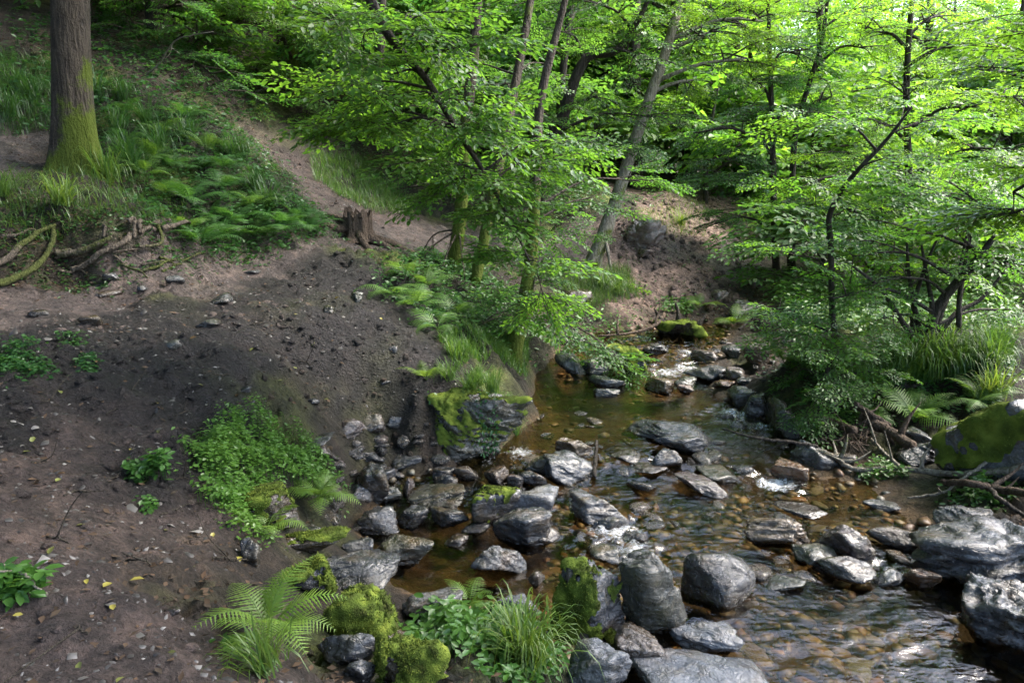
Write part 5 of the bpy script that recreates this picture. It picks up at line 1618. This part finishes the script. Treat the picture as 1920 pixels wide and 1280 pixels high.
# ------------------------------------------------------------------ grass
def tussock_mesh(seed, n=110, L=.45):
    r = np.random.default_rng(seed)
    g = Geo()
    a = r.uniform(0, 6.28, n); ln = L * r.uniform(.5, 1.15, n); bend = r.uniform(.25, 1.15, n)
    w = r.uniform(.0035, .007, n)
    base = r.normal(0, .045, (n, 2))
    m = 6
    q = np.linspace(0, 1, m)
    out = ln[:, None] * np.sin(bend[:, None] * q * 1.35) * .85
    up = ln[:, None] * (np.sin(q * 1.45) * np.cos(bend[:, None] * q) - .35 * bend[:, None] * q ** 3)
    X = base[:, 0:1] + out * np.cos(a)[:, None]; Y = base[:, 1:2] + out * np.sin(a)[:, None]
    C = np.stack([X, Y, up], -1)
    S = np.stack([-np.sin(a), np.cos(a), np.zeros(n)], -1)[:, None] * (w[:, None] * (1 - q ** 2 * .92))[..., None]
    V = np.stack([C - S, C + S], 2).reshape(n, -1, 3)
    qd = np.array([[2 * j, 2 * j + 1, 2 * j + 3, 2 * j + 2] for j in range(m - 1)])
    F = (qd[None] + (np.arange(n) * 2 * m)[:, None, None]).reshape(-1, 4)
    g.add(V.reshape(-1, 3), F, 0, np.repeat(np.clip(r.normal(.5, .25, n), 0, 1), 2 * m))
    return g.mesh('grass_tussock', [M_GRASS])
TU = [tussock_mesh(k) for k in range(5)]
def tussock(P, s, label, group=None, tint=(1, 1, 1), k=0):
    o = link('grass_tussock', TU[k % 5], loc=tuple(P))
    o.rotation_euler = (random.uniform(-.2, .2), random.uniform(-.2, .2), random.uniform(0, 6.28))
    o.scale = (s, s, s * random.uniform(.85, 1.1))
    o.color = (*tint, 1)
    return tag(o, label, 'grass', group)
tussock(gp(118, 385, 0), 1.0, 'long-bladed grass tuft under the big tree above the roots', tint=(1.3, 1.3, 1.2), k=0)
tussock(gp(205, 345, 0), 1.1, 'long-bladed grass tuft right of the mossy tree foot', tint=(1.1, 1.2, 1.1), k=1)
tussock(gp(10, 370, 0), .9, 'long-bladed grass tuft at the left border below the upper path', tint=(1, 1.1, 1.1), k=2)
tussock(gp(970, 1240, .05), .85, 'near grass tuft with thin arching blades by the stream', tint=(1.4, 1.35, 1), k=3)
tussock(gp(1000, 1265, .05), .8, 'near grass tuft at the water side of the leafy clump', tint=(1.3, 1.3, 1), k=4)
tussock(gp(505, 1265, .02), .55, 'short grass tuft under the big bright fern', tint=(1.2, 1.2, 1), k=2)
tussock(gp(1860, 745, .02), .9, 'yellowish grass tuft above the great mossy boulder', tint=(1.4, 1.3, 1), k=1)
tussock(gp(1130, 545, .02), 1.1, 'grass tuft hanging at the foot of the pale leaning tree', tint=(.9, 1, 1), k=0)
tussock(gp(1160, 555, .02), 1.0, 'drooping grass tuft right of the leaning tree foot', tint=(.9, 1, 1), k=3)
tussock(gp(1275, 425, .02), .8, 'yellow green grass tuft on the sunlit bare bank', tint=(1.6, 1.5, 1), k=2)
tussock(gp(1215, 440, .02), .7, 'grass tuft beside the dark hollow of the bare bank', tint=(1.3, 1.3, 1), k=1)
_ts = []
gs = [(230, 190), (220, 250), (30, 170), (60, 190), (20, 220), (300, 290), (350, 260), (280, 240), (430, 290), (240, 300), (450, 300), (480, 360), (500, 390), (250, 320), (180, 190)]
for k, (px, py) in enumerate(gs):
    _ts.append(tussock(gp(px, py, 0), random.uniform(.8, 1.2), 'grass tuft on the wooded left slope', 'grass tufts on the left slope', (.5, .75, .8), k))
relabel(_ts, 'grass tuft in the %s row on the left slope, %s', ['top', 'upper', 'lower', 'bottom'])
_ts = []
gs = [(1540, 690), (1570, 685), (1600, 680), (1630, 680), (1660, 675), (1690, 672), (1720, 670), (1750, 672), (1780, 675), (1810, 680), (1840, 690), (1560, 705), (1620, 700), (1680, 695), (1740, 695), (1800, 700), (1590, 700), (1710, 690), (1650, 695), (1770, 695), (1530, 700), (1860, 680)]
for k, (px, py) in enumerate(gs):
    _ts.append(tussock(gp(px, py, 0), random.uniform(.75, 1.05), 'dark grass tuft overhanging the shaded right bank', 'grass tufts overhanging the right bank', (.9, 1.05, .9), k))
relabel(_ts, 'dark grass tuft in the %s row on the right bank, %s', ['upper', 'lower'])
oc = OUTCROP[3]
otop = OUTCROP[1]
_ts = []
for k, (dx, dy) in enumerate([(-.25, .1), (-.05, .05), (.15, .05), (.3, .15), (0, .3), (.2, .35), (-.2, .4), (.1, .2), (.36, .3)]):
    x, y = oc[0] + dx, oc[1] + dy
    near_v = OUTCROP[1][np.hypot(OUTCROP[1][:, 0] - dx, OUTCROP[1][:, 1] - dy) < .07]
    z = near_v[:, 2].max() + OUTCROP[0].location[2] if len(near_v) else float(hgrid(x, y))
    _ts.append(tussock((x, y, max(z, float(hgrid(x, y))) - .02), random.uniform(.45, .62), 'lush bright grass tuft on top of the rock outcrop', 'grass tufts on top of the outcrop', (.95, 1.1, .9), k))
relabel(_ts, 'lush grass tuft in the %s row on the outcrop, %s', ['back', 'middle', 'front'])

def in_poly(px, py, poly):
    inside = np.zeros(len(px), bool)
    j = len(poly) - 1
    for i in range(len(poly)):
        xi, yi = poly[i]; xj, yj = poly[j]
        c = ((yi > py) != (yj > py)) & (px < (xj - xi) * (py - yi) / (yj - yi + 1e-9) + xi)
        inside ^= c
        j = i
    return inside
def region(poly, n, seed=0):
    """points of the ground inside an outline given in the photograph's pixels, even per square metre of ground"""
    r = np.random.default_rng(seed)
    poly = np.array(poly, float)
    W = np.array([on_ground(a, b, False)[:2] for a, b in poly])
    lo, hi = W.min(0), W.max(0)
    out = []
    tries = 0
    while sum(len(o) for o in out) < n and tries < 40:
        x = r.uniform(lo[0], hi[0], n * 2); y = r.uniform(lo[1], hi[1], n * 2)
        k = in_poly(x, y, [tuple(w) for w in W])
        out.append(np.stack([x[k], y[k]], 1)); tries += 1
    P = np.concatenate(out)[:n]
    return P[:, 0], P[:, 1], hgrid(P[:, 0], P[:, 1])
def grass_field(poly, n, L, tint, seed):
    x, y, z = region(poly, n, seed)
    r = np.random.default_rng(seed)
    n = len(x)
    m = 4
    q = np.linspace(0, 1, m)
    a = r.uniform(0, 6.28, n); ln = L * r.uniform(.4, 1.2, n); b = r.uniform(.2, 1.1, n)
    out = ln[:, None] * q ** 1.6 * np.sin(b)[:, None]; up = ln[:, None] * (q * np.cos(b * .6)[:, None] - .25 * b[:, None] * q ** 3)
    C = np.stack([x[:, None] + out * np.cos(a)[:, None], y[:, None] + out * np.sin(a)[:, None], z[:, None] + up - .01], -1)
    S = np.stack([-np.sin(a), np.cos(a), np.zeros(n)], -1)[:, None] * (r.uniform(.002, .0045, n)[:, None] * (1 - q ** 2 * .9))[..., None]
    V = np.stack([C - S, C + S], 2).reshape(-1, 3)
    qd = np.array([[2 * j, 2 * j + 1, 2 * j + 3, 2 * j + 2] for j in range(m - 1)])
    F = (qd[None] + (np.arange(n) * 2 * m)[:, None, None]).reshape(-1, 4)
    gg = Geo(); gg.add(V, F, 0, np.repeat(np.clip(r.normal(.5, .25, n), 0, 1), 2 * m))
    o = link('grass', gg.mesh('grass', [M_GRASS]), kind='stuff'); o.color = (*tint, 1)
grass_field([(580, 290), (680, 300), (760, 370), (780, 410), (700, 400), (640, 370), (590, 340)], 3500, .2, (.75, .95, .85), 1)
grass_field([(180, 150), (420, 230), (520, 300), (560, 370), (480, 420), (300, 420), (180, 330)], 600, .15, (.4, .58, .6), 2)
grass_field([(0, 100), (100, 120), (100, 240), (0, 260)], 1500, .25, (.5, .7, .75), 3)
grass_field([(1500, 660), (1900, 655), (1900, 690), (1500, 715)], 7000, .28, (.9, 1.1, .9), 4)
grass_field([(1180, 400), (1320, 380), (1330, 440), (1260, 450)], 900, .16, (1.5, 1.4, 1), 5)
grass_field([(1040, 520), (1180, 500), (1200, 560), (1090, 590)], 2200, .25, (.9, 1, 1), 6)
grass_field([(820, 640), (990, 640), (990, 710), (860, 700)], 3000, .18, (.8, 1, .85), 7)
grass_field([(1500, 640), (1900, 640), (1900, 560), (1500, 560)], 5000, .25, (1.2, 1.25, 1), 8)

# ------------------------------------------------------------------ low leafy plants
def leaf_mat(name, label, cat, poly, n, size, h, tint, seed, group=None, kind=None, mat=None, mound=0.0, mat2=None):
    x, y, z = region(poly, n, seed)
    r = np.random.default_rng(seed + 3)
    n = len(x)
    x = x + r.normal(0, (.05 if n > 450 else .015) if kind is None else .12, n); y = y + r.normal(0, (.05 if n > 450 else .015) if kind is None else .12, n); z = hgrid(x, y)
    c = np.array([x.mean(), y.mean()])
    sp = np.array([np.abs(x - c[0]).max(), np.abs(y - c[1]).max()]) + 1e-6
    dome = np.clip(1 - ((x - c[0]) / sp[0]) ** 2 - ((y - c[1]) / sp[1]) ** 2, 0, 1) ** .6
    clump = .55 + .45 * nz2(x, y, 5, 3, seed)
    zz = z + mound * dome * clump + h * r.random(n) ** .7 * np.clip(clump, .1, 1)
    base = np.array([c[0], c[1], float(hgrid(c[0], c[1]))])
    P = np.stack([x, y, zz], 1) - base
    a = r.uniform(0, 6.28, n)
    T = np.stack([np.cos(a), np.sin(a), r.normal(-.15, .25, n)], 1)
    N = np.stack([r.normal(0, .35, n), r.normal(0, .35, n) - .15, np.ones(n)], 1)
    gg = Geo()
    leaf_geo(gg, P, T, N, size * r.uniform(.55, 1.2, n), np.clip(.3 + .5 * (zz - z) / (h + mound + 1e-6) + r.normal(0, .15, n), 0, 1), 0, size < .035)
    # stalks
    k = r.integers(0, n, n // 5)
    seg_geo(gg, [(np.stack([x[k], y[k], z[k]], 1) - base, P[k], np.full(len(k), .0018))], 0)
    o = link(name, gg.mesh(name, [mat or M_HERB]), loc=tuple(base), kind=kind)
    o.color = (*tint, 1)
    if kind is None:
        tag(o, label, cat, group)
    return o
leaf_mat('leafy_plant', 'dense mound of small round leaves at the edge of the dirt slope', 'plant', [(360, 830), (430, 800), (520, 815), (600, 850), (640, 890), (600, 940), (520, 900), (480, 960), (420, 960), (380, 900)], 7000, .034, .10, (1.7, 1.6, 1.2), 1, mound=.16)
leaf_mat('leafy_plant', 'tongue of small leaves trailing down from the leafy mound', 'plant', [(410, 930), (470, 940), (500, 1010), (455, 1010)], 1100, .03, .06, (1.8, 1.6, 1.1), 2)
leaf_mat('leafy_plant', 'bright leafy clump between the near rocks at the bottom', 'plant', [(765, 1200), (800, 1160), (900, 1160), (960, 1190), (930, 1250), (800, 1250)], 1500, .055, .14, (1.4, 1.45, 1.1), 3, mound=.10)
leaf_mat('leafy_plant', 'bright leafy clump mixed with grass at the near water edge', 'plant', [(930, 1190), (1010, 1190), (1050, 1260), (960, 1290), (900, 1260)], 1000, .05, .14, (1.3, 1.4, 1), 4, mound=.08)
leaf_mat('leafy_plant', 'dark leafy cushion on the left part of the mud', 'plant', [(0, 670), (50, 655), (90, 690), (80, 705), (0, 705)], 900, .04, .12, (.7, .9, 1), 5, mound=.05)
leaf_mat('leafy_plant', 'small leafy tuft right of the dark leafy cushion on the mud', 'plant', [(145, 672), (180, 668), (185, 695), (150, 698)], 250, .035, .08, (.7, .9, 1), 6)
leaf_mat('leafy_plant', 'thin weed patch above the small leafy tuft on the mud', 'plant', [(105, 630), (170, 640), (150, 655), (110, 650)], 160, .035, .06, (.7, .9, .9), 7)
leaf_mat('leafy_plant', 'upright weed in the middle of the dirt slope', 'plant', [(240, 880), (310, 880), (315, 905), (250, 905)], 330, .05, .14, (1.0, 1.15, 1), 8, mound=.05)
leaf_mat('leafy_plant', 'little weed below the upright weed on the dirt', 'plant', [(265, 940), (290, 940), (290, 960), (268, 960)], 70, .04, .07, (1.1, 1.2, 1), 9)
leaf_mat('leafy_plant', 'leafy weed at the left edge of the near dirt', 'plant', [(0, 1090), (60, 1085), (80, 1120), (0, 1130)], 220, .06, .16, (1.2, 1.3, 1), 10)
leaf_mat('leafy_plant', 'tiny seedling in the near dirt left of the fern', 'plant', [(420, 1200), (445, 1200), (445, 1220), (420, 1220)], 40, .045, .05, (1.2, 1.3, 1), 11)
leaf_mat('leafy_plant', 'light green herbs among the long branch on the gravel shore', 'plant', [(1600, 880), (1700, 870), (1710, 900), (1620, 905)], 420, .045, .15, (1.4, 1.4, 1), 12)
leaf_mat('leafy_plant', 'leafy shoots in front of the great mossy boulder', 'plant', [(1790, 925), (1900, 905), (1900, 940), (1800, 945)], 800, .05, .14, (1.4, 1.4, 1), 13)
leaf_mat('leafy_plant', 'low shoots beside the shaded shore under the round-leaved bush', 'plant', [(1520, 800), (1620, 780), (1640, 800), (1560, 815)], 320, .05, .18, (1.1, 1.2, 1), 14)
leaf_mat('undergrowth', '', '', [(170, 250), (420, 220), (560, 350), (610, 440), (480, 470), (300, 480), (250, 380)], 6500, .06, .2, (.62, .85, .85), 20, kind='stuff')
leaf_mat('undergrowth', '', '', [(720, 490), (860, 480), (1000, 600), (960, 670), (840, 640), (720, 560)], 4500, .06, .25, (.85, 1, 1), 21, kind='stuff')
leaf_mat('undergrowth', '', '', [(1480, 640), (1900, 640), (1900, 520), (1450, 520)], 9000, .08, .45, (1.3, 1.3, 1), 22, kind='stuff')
leaf_mat('undergrowth', '', '', [(1450, 700), (1900, 690), (1860, 760), (1700, 780), (1500, 790)], 2600, .06, .16, (.8, 1, 1), 23, kind='stuff')
leaf_mat('undergrowth', '', '', [(600, 270), (800, 360), (900, 420), (1050, 420), (1150, 400), (1100, 330), (800, 300)], 5000, .08, .3, (.8, .95, 1), 24, kind='stuff')
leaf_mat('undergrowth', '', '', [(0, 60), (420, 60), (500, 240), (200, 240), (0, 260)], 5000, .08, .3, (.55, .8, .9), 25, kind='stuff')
leaf_mat('undergrowth', '', '', [(1300, 350), (1460, 360), (1480, 420), (1420, 420)], 1500, .08, .3, (1, 1.1, 1), 26, kind='stuff')
leaf_mat('leafy_plant', 'weeds growing on the bare bank below the leaning tree', 'plant', [(1240, 565), (1290, 565), (1300, 590), (1240, 590)], 460, .06, .12, (1.3, 1.3, 1), 27)
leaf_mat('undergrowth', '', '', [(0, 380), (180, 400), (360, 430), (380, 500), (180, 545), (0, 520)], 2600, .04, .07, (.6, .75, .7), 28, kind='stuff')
leaf_mat('undergrowth', '', '', [(380, 420), (600, 400), (625, 450), (420, 490)], 2600, .05, .14, (.75, .95, .9), 29, kind='stuff')
grass_field([(0, 330), (330, 330), (370, 460), (0, 470)], 2500, .16, (.8, .9, .9), 30)
leaf_mat('leafy_plant', 'weeds along the upper rim of the bare far bank', 'plant', [(1180, 380), (1260, 350), (1300, 365), (1200, 410)], 300, .07, .2, (1.3, 1.3, 1), 31)
leaf_mat('undergrowth', '', '', [(1150, 400), (1440, 380), (1440, 620), (1150, 620)], 900, .05, .08, (1.0, 1.1, 1), 32, kind='stuff')
leaf_mat('undergrowth', '', '', [(1040, 560), (1180, 590), (1230, 640), (1060, 650)], 700, .06, .14, (1.1, 1.2, 1), 33, kind='stuff')
# ivy and shoots on the outcrop
def cling(name, label, rockrec, n, size, sel, tint, seed):
    o, V, F, C = rockrec
    r = np.random.default_rng(seed)
    N = vnormals(V, F)
    idx = np.nonzero(sel(V, N))[0]
    if len(idx) < 5: return
    k = r.choice(idx, n)
    P = V[k] + N[k] * r.uniform(.01, .05, (n, 1)) + r.normal(0, .012, (n, 3))
    T = unit(np.array([0, 0, -1.0]) + r.normal(0, .5, (n, 3)))
    gg = Geo(); leaf_geo(gg, P, T, N[k] + r.normal(0, .25, (n, 3)) + [0, 0, .4], size * r.uniform(.6, 1.2, n), r.random(n), 0, True)
    q = link(name, gg.mesh(name, [M_HERB]), loc=o.location); q.color = (*tint, 1)
    tag(q, label, 'plant')
cling('ivy', 'dark ivy trailing down the face of the rock outcrop', OUTCROP, 260, .035, lambda V, N: (N[:, 1] < -.1) & (V[:, 0] > .02) & (V[:, 0] < .2), (.5, .8, .9), 3)
cling('leafy_plant', 'leafy tuft rooted on the left side of the rock outcrop', OUTCROP, 320, .04, lambda V, N: (N[:, 1] < .1) & (V[:, 0] < -.36) & (V[:, 2] > .05), (.9, 1.1, 1), 4)
# ------------------------------------------------------------------ stump, rootstock, logs, sticks, litter
sp = gpt(672, 440)
STUMP = thing('tree_stump', 'weathered broken stump with spreading roots beside the path', 'stump', tuple(sp))
W = 50 / FPX * sp[1]
th = np.linspace(0, 6.2832, 40, endpoint=False)
g = Geo()
rng = np.random.default_rng(12)
rows = []
Hs = .36
for k, f in enumerate(np.linspace(0, 1, 14)):
    rr_ = W * .5 * (1 + 1.15 * np.exp(-f / .16) * (.35 + .65 * np.clip(np.cos(3 * th - 1.1), 0, 1)) + .10 * np.cos(7 * th + 1) * (1 - .3 * f) + .05 * np.cos(13 * th + k * .2))
    z = Hs * f * (1 + .0 * th) - .08
    if f > .9:
        z = z + .05 * rng.normal(size=40) * 1.0
    rows.append(np.stack([rr_ * np.cos(th), rr_ * np.sin(th) * .9, z], -1))
V = np.concatenate(rows)
i, j = np.meshgrid(np.arange(13), np.arange(40), indexing='ij')
Qd = np.stack([i * 40 + j, i * 40 + (j + 1) % 40, (i + 1) * 40 + (j + 1) % 40, (i + 1) * 40 + j], -1).reshape(-1, 4)
g.add(V, Qd, 0, np.full(len(V), .25))
link('stump_body', g.mesh('stump_body', [M_LOG]), STUMP)
g = Geo()
top = rows[-1] * [.96, .96, 1] - [0, 0, .035]
V = np.vstack([top, [[0, 0, Hs - .13]]])
g.add(V, np.stack([np.arange(40), (np.arange(40) + 1) % 40, np.full(40, 40)], -1), 0, np.full(41, .1))
link('broken_top', g.mesh('broken_top', [M_LOG]), STUMP)
for a, L in ((2.6, .5), (-.4, .55), (-1.2, .45), (3.6, .5), (-.05, .7)):
    P = []
    for f in np.linspace(0, 1, 7):
        x, y = sp[0] + (.1 + L * f) * math.cos(a + .2 * f), sp[1] + (.1 + L * f) * math.sin(a + .2 * f)
        P.append([x, y, float(hgrid(x, y)) + .07 * (1 - f) ** 1.5 + .0])
    gg = Geo(); add_tube(gg, np.array(P) - sp, np.linspace(.075, .02, 7), 7, 0, .15, 3, .3)
    link('root', gg.mesh('root', [M_LOG]), STUMP)

# mossy rootstock on the far bank
rp = gpt(1272, 632)
RS_ = thing('rootstock', 'upturned mossy rootstock above the upper cascade', 'stump', tuple(rp))
V, F = rock_verts(31, 5, (.85, .5, .42), 10, 14, .2, .07, .3)
V[:, 2] += .06
gg = Geo(); gg.add(V, F, 0, np.full(len(V), .5)); link('stump_body', gg.mesh('stump_body', [M_BARK_DARK]), RS_)
me = moss_shell(V, F, 31, .8, .025, 3000, (.1, -.2, .9))
if me: link('moss', me, RS_)
for k, (a, h, tl) in enumerate([(-.2, .42, -.35), (.02, .5, -.2), (.2, .34, .3), (-.05, .3, .5), (.3, .25, -.1)]):
    P = np.array([[a, -.05, .0], [a + tl * .2, -.08, h * .55], [a + tl * .5, -.06, h]])
    gg = Geo(); add_tube(gg, catmull(P, 9), np.linspace(.07, .012, 9), 6, 0, .35, 40 + k, .6)
    link('splinter', gg.mesh('splinter', [M_BARK_DARK]), RS_)
rr6 = np.random.default_rng(66)
for k in range(12):
    x0 = rr6.uniform(-.35, .35)
    P = np.array([[x0, -.16, .05], [x0 + rr6.normal() * .1, -.3, -.02], [x0 + rr6.normal() * .25, -.42 - rr6.random() * .15, -.14]])
    gg = Geo(); add_tube(gg, catmull(P, 9), np.linspace(.018, .005, 9), 5, 0, .2, k, .2)
    link('root', gg.mesh('root', [M_BARK_DARK]), RS_)

def branch(name, label, cat, line, r0, r1, mat, twigs=0, seed=0, tone=.1, n=26, lift=.02, bump=.12, group=None):
    """line: (px, py, lift above the ground or water there, optional metres of depth)"""
    P = []
    for q in line:
        if len(q) == 4:
            P.append(atY(q[0], q[1], q[3]))
        else:
            p = on_ground(q[0], q[1]); p[2] += q[2] + lift; P.append(p)
    P = catmull(np.array(P), n)
    b = P[0].copy()
    r = np.random.default_rng(seed)
    P[1:-1] += r.normal(0, .004, P[1:-1].shape)
    t = thing(name, label, cat, tuple(b), group)
    gg = Geo(); add_tube(gg, P - b, np.linspace(r0, r1, n), 9, 0, bump, seed, tone)
    stm = link('stem', gg.mesh('stem', [mat]), t)
    for k in range(twigs):
        i = r.integers(3, n - 2)
        d = unit(P[i] - P[i - 1] + r.normal(0, .6, 3) + [0, 0, .3])
        L = r.uniform(.12, .4)
        gg = Geo(); add_tube(gg, catmull([P[i] - b, P[i] + d * L * .5 + r.normal(0, .02, 3) - b, P[i] + d * L - b], 8), np.linspace(max(r1 * .8, .004), .002, 8), 5, 0, .05, k, tone)
        link('twig', gg.mesh('twig', [mat]), stm)
    return t
branch('log', 'broken brown log lying longest over the right shore rocks', 'log', [(1610, 818, .18), (1655, 838, .16), (1708, 862, .10)], .052, .048, M_LOG, 2, 1, .05)
branch('log', 'shorter brown log behind the tangle of twigs on the right shore', 'log', [(1534, 808, .10), (1565, 822, .12), (1600, 834, .12)], .05, .036, M_LOG, 1, 2, .05)
branch('log', 'short dark broken limb crossing the two brown logs', 'log', [(1596, 806, .24), (1630, 824, .22), (1665, 836, .18)], .035, .02, M_LOG, 2, 3, .05)
for k in range(9):
    a = random.uniform(1548, 1625); b_ = random.uniform(838, 868)
    branch('twig', 'thin dead twig in the tangle under the broken logs', 'twig', [(a, b_, .06), (a + random.uniform(-25, 25), b_ - random.uniform(0, 12), .12), (a + random.uniform(-45, 45), b_ + random.uniform(-25, 8), .05)], .009, .004, M_LOG, 2, 30 + k, 0, 10, group='dead twigs under the broken logs')
branch('fallen_branch', 'long thin dark twig reaching from midstream to the orange rock', 'branch', [(1353, 830, .12), (1385, 848, .16), (1420, 858, .17), (1470, 864, .17), (1530, 864, .12)], .009, .016, M_BARK_DARK, 1, 5, 0)
branch('fallen_branch', 'long pale branch curving along the gravel shore', 'branch', [(1502, 862, .10), (1555, 872, .08), (1600, 893, .04), (1680, 890, .04), (1790, 903, .05), (1930, 905, .10)], .017, .030, M_BARK_PALE, 6, 6, .45, 40)
branch('fallen_branch', 'short branch forking left off the long pale branch', 'branch', [(1630, 852, .12), (1662, 878, .10), (1692, 896, .05)], .012, .016, M_BARK_PALE, 2, 7, .3)
branch('fallen_branch', 'grey driftwood stick crossing the right shore', 'branch', [(1765, 930, .10), (1820, 938, .10), (1870, 945, .10), (1935, 962, .12)], .026, .03, M_LOG, 2, 8, 0)
branch('fallen_branch', 'thin pale stick pointing to the gravel under the driftwood', 'branch', [(1700, 942, .02), (1760, 936, .03), (1800, 922, .08), (1842, 905, .15)], .009, .014, M_BARK_PALE, 1, 9, 0)
branch('fallen_branch', 'dark stick standing behind the large pale slab', 'branch', [(1852, 952, .12), (1870, 970, .12), (1900, 985, .08), (1935, 1000, .08)], .018, .014, M_BARK_DARK, 1, 10, 0)
branch('fallen_branch', 'pale sticks lodged among the rocks of the upper cascade', 'branch', [(1120, 640, .05), (1180, 638, .08), (1225, 630, .12), (1245, 618, .2)], .012, .03, M_LOG, 3, 11, .1)
branch('fallen_branch', 'dark limb lying across the yellow bank near the ochre boulder', 'branch', [(1385, 628, .06), (1420, 612, .12), (1460, 615, .12)], .018, .012, M_BARK_DARK, 3, 12, .1)
branch('fallen_branch', 'wet black stick standing by the dark rounded boulder', 'branch', [(1113, 902, .02), (1116, 870, .05), (1118, 850, .10)], .02, .016, M_BARK_DARK, 0, 13, 0)
branch('fallen_branch', 'whitish twig among the weed at the near left edge', 'branch', [(0, 1078, .02), (45, 1105, .04), (92, 1138, .02)], .006, .004, M_BARK_PALE, 1, 14, 0)
branch('fallen_branch', 'thin twig on the dirt left of the flat ledge', 'branch', [(400, 1052, .0), (440, 1054, .0), (480, 1058, .0)], .005, .003, M_TWIG, 1, 15, 0)
for k, (a, b_) in enumerate([(240, 1052), (200, 900), (330, 780), (60, 755), (140, 1180), (300, 970), (120, 930), (380, 700), (560, 680), (470, 610), (90, 1010), (330, 900), (200, 780), (60, 870)]):
    L = random.uniform(20, 55); d = random.uniform(-12, 12)
    branch('twig', 'thin dead twig lying on the dirt and mud', 'twig', [(a, b_, 0), (a + L * .5, b_ + d * .5 + random.uniform(-4, 4), .004), (a + L, b_ + d, 0)], .005, .003, M_TWIG, 1, 60 + k, 0, 8, lift=.004, group='dead twigs on the dirt')
branch('hanging_twig', 'thin bare branch arching in front of the upper left slope', 'branch', [(275, 140, 0, 10.4), (300, 118, 0, 10.2), (325, 80, 0, 10.0), (360, 66, 0, 9.8), (400, 60, 0, 9.7)], .012, .006, M_BARK_PALE, 2, 16, .3)

# fallen leaves that show singly
LFM = make_mesh('fallen_leaf', LT6 * [1, 1.1, 1.6], [LQ6], [M_YELLOW], None, True, {'tone': ('FLOAT', np.full(6, .5))})
o = link('fallen_leaf', LFM, loc=tuple(gp(450, 1058, .015))); o.scale = (.055,) * 3; o.rotation_euler = (.2, -.1, 2)
tag(o, 'bright yellow fallen leaf by the flat rock ledge', 'leaf')
LV = [(105, 895), (110, 912), (140, 912), (365, 1058), (105, 730), (60, 705), (180, 690), (290, 760), (250, 850), (300, 820), (70, 820), (40, 850), (160, 1088), (190, 1105), (250, 1095), (400, 1000), (90, 1050), (420, 790), (440, 745), (370, 730), (520, 720), (560, 700), (350, 640), (470, 660), (590, 640), (640, 690), (690, 640), (720, 600), (610, 760), (150, 1250), (230, 1270), (330, 1230), (310, 1000), (270, 910), (160, 990), (50, 1160), (210, 1150), (400, 900), (560, 590), (640, 560)]
for k, (a, b_) in enumerate(LV):
    q = gp(a + random.uniform(-6, 6), b_ + random.uniform(-6, 6), .012)
    o = link('fallen_leaf', LFM, loc=tuple(q))
    s = random.uniform(.03, .055)
    o.scale = (s, s, s)
    o.rotation_euler = (random.uniform(-.4, .4), random.uniform(-.4, .4), random.uniform(0, 6.28))
    o.color = random.choice([(1, 1, 1, 1), (.5, .6, .8, 1), (.45, .3, .6, 1), (.6, .75, 1, 1)])
    tag(o, 'small yellowish fallen leaf on the dirt and mud', 'leaf', 'fallen leaves on the dirt')
rng = np.random.default_rng(77)
x, y = scatter_xy(26000, -6, 4.5, 1.6, 14, lambda x, y: hgrid(x, y) > water_level(x, y) + .06)
w = cls_at(x, y)
pk = w @ np.array([.15, .55, .12, 1.0, .8, .8, .0])
k = pk > rng.random(len(x))
x, y = x[k], y[k]
for pl, q in (([(1150, 400), (1250, 350), (1440, 390), (1440, 610), (1190, 610)], 2600), ([(0, 380), (200, 400), (400, 430), (590, 400), (610, 450), (400, 490), (150, 545), (0, 540)], 2200), ([(0, 60), (420, 60), (560, 360), (300, 400), (0, 380)], 4500)):
    x2, y2, _z = region(pl, q, int(q))
    x = np.concatenate([x, x2]); y = np.concatenate([y, y2])
n = len(x)
a = rng.uniform(0, 6.28, n)
g = Geo()
leaf_geo(g, np.stack([x, y, hgrid(x, y) + .008], 1), np.stack([np.cos(a), np.sin(a), rng.normal(0, .25, n)], 1), np.stack([rng.normal(0, .4, n), rng.normal(0, .4, n), np.ones(n)], 1), rng.uniform(.018, .05, n), rng.random(n), 0, True)
o = link('leaf_litter', g.mesh('leaf_litter', [M_DRY]), kind='stuff')
# clods and crumbs on the far bank
x, y, z = region([(1150, 400), (1250, 350), (1440, 390), (1440, 610), (1190, 610)], 1500, 88)
n = len(x)
sz = .015 + .05 * rng.random(n) ** 3
v = D1[None] * sz[:, None, None] * (1 + .30 * rng.normal(size=(n, len(D1), 1))) + np.stack([x, y, z], 1)[:, None]
gc = np.concatenate([(cls_at(x, y) @ ALB) * rng.uniform(.6, 1.3, (n, 1)), np.ones((n, 1))], 1).repeat(len(D1), 0)
link('earth_clods', make_mesh('earth_clods', v.reshape(-1, 3), [(F1[None] + (np.arange(n) * len(D1))[:, None, None]).reshape(-1, 3)], [M_GROUND], None, True, {'ground_color': ('COLOR', gc), 'wet': ('FLOAT', np.full(len(gc), .3))}), kind='stuff')
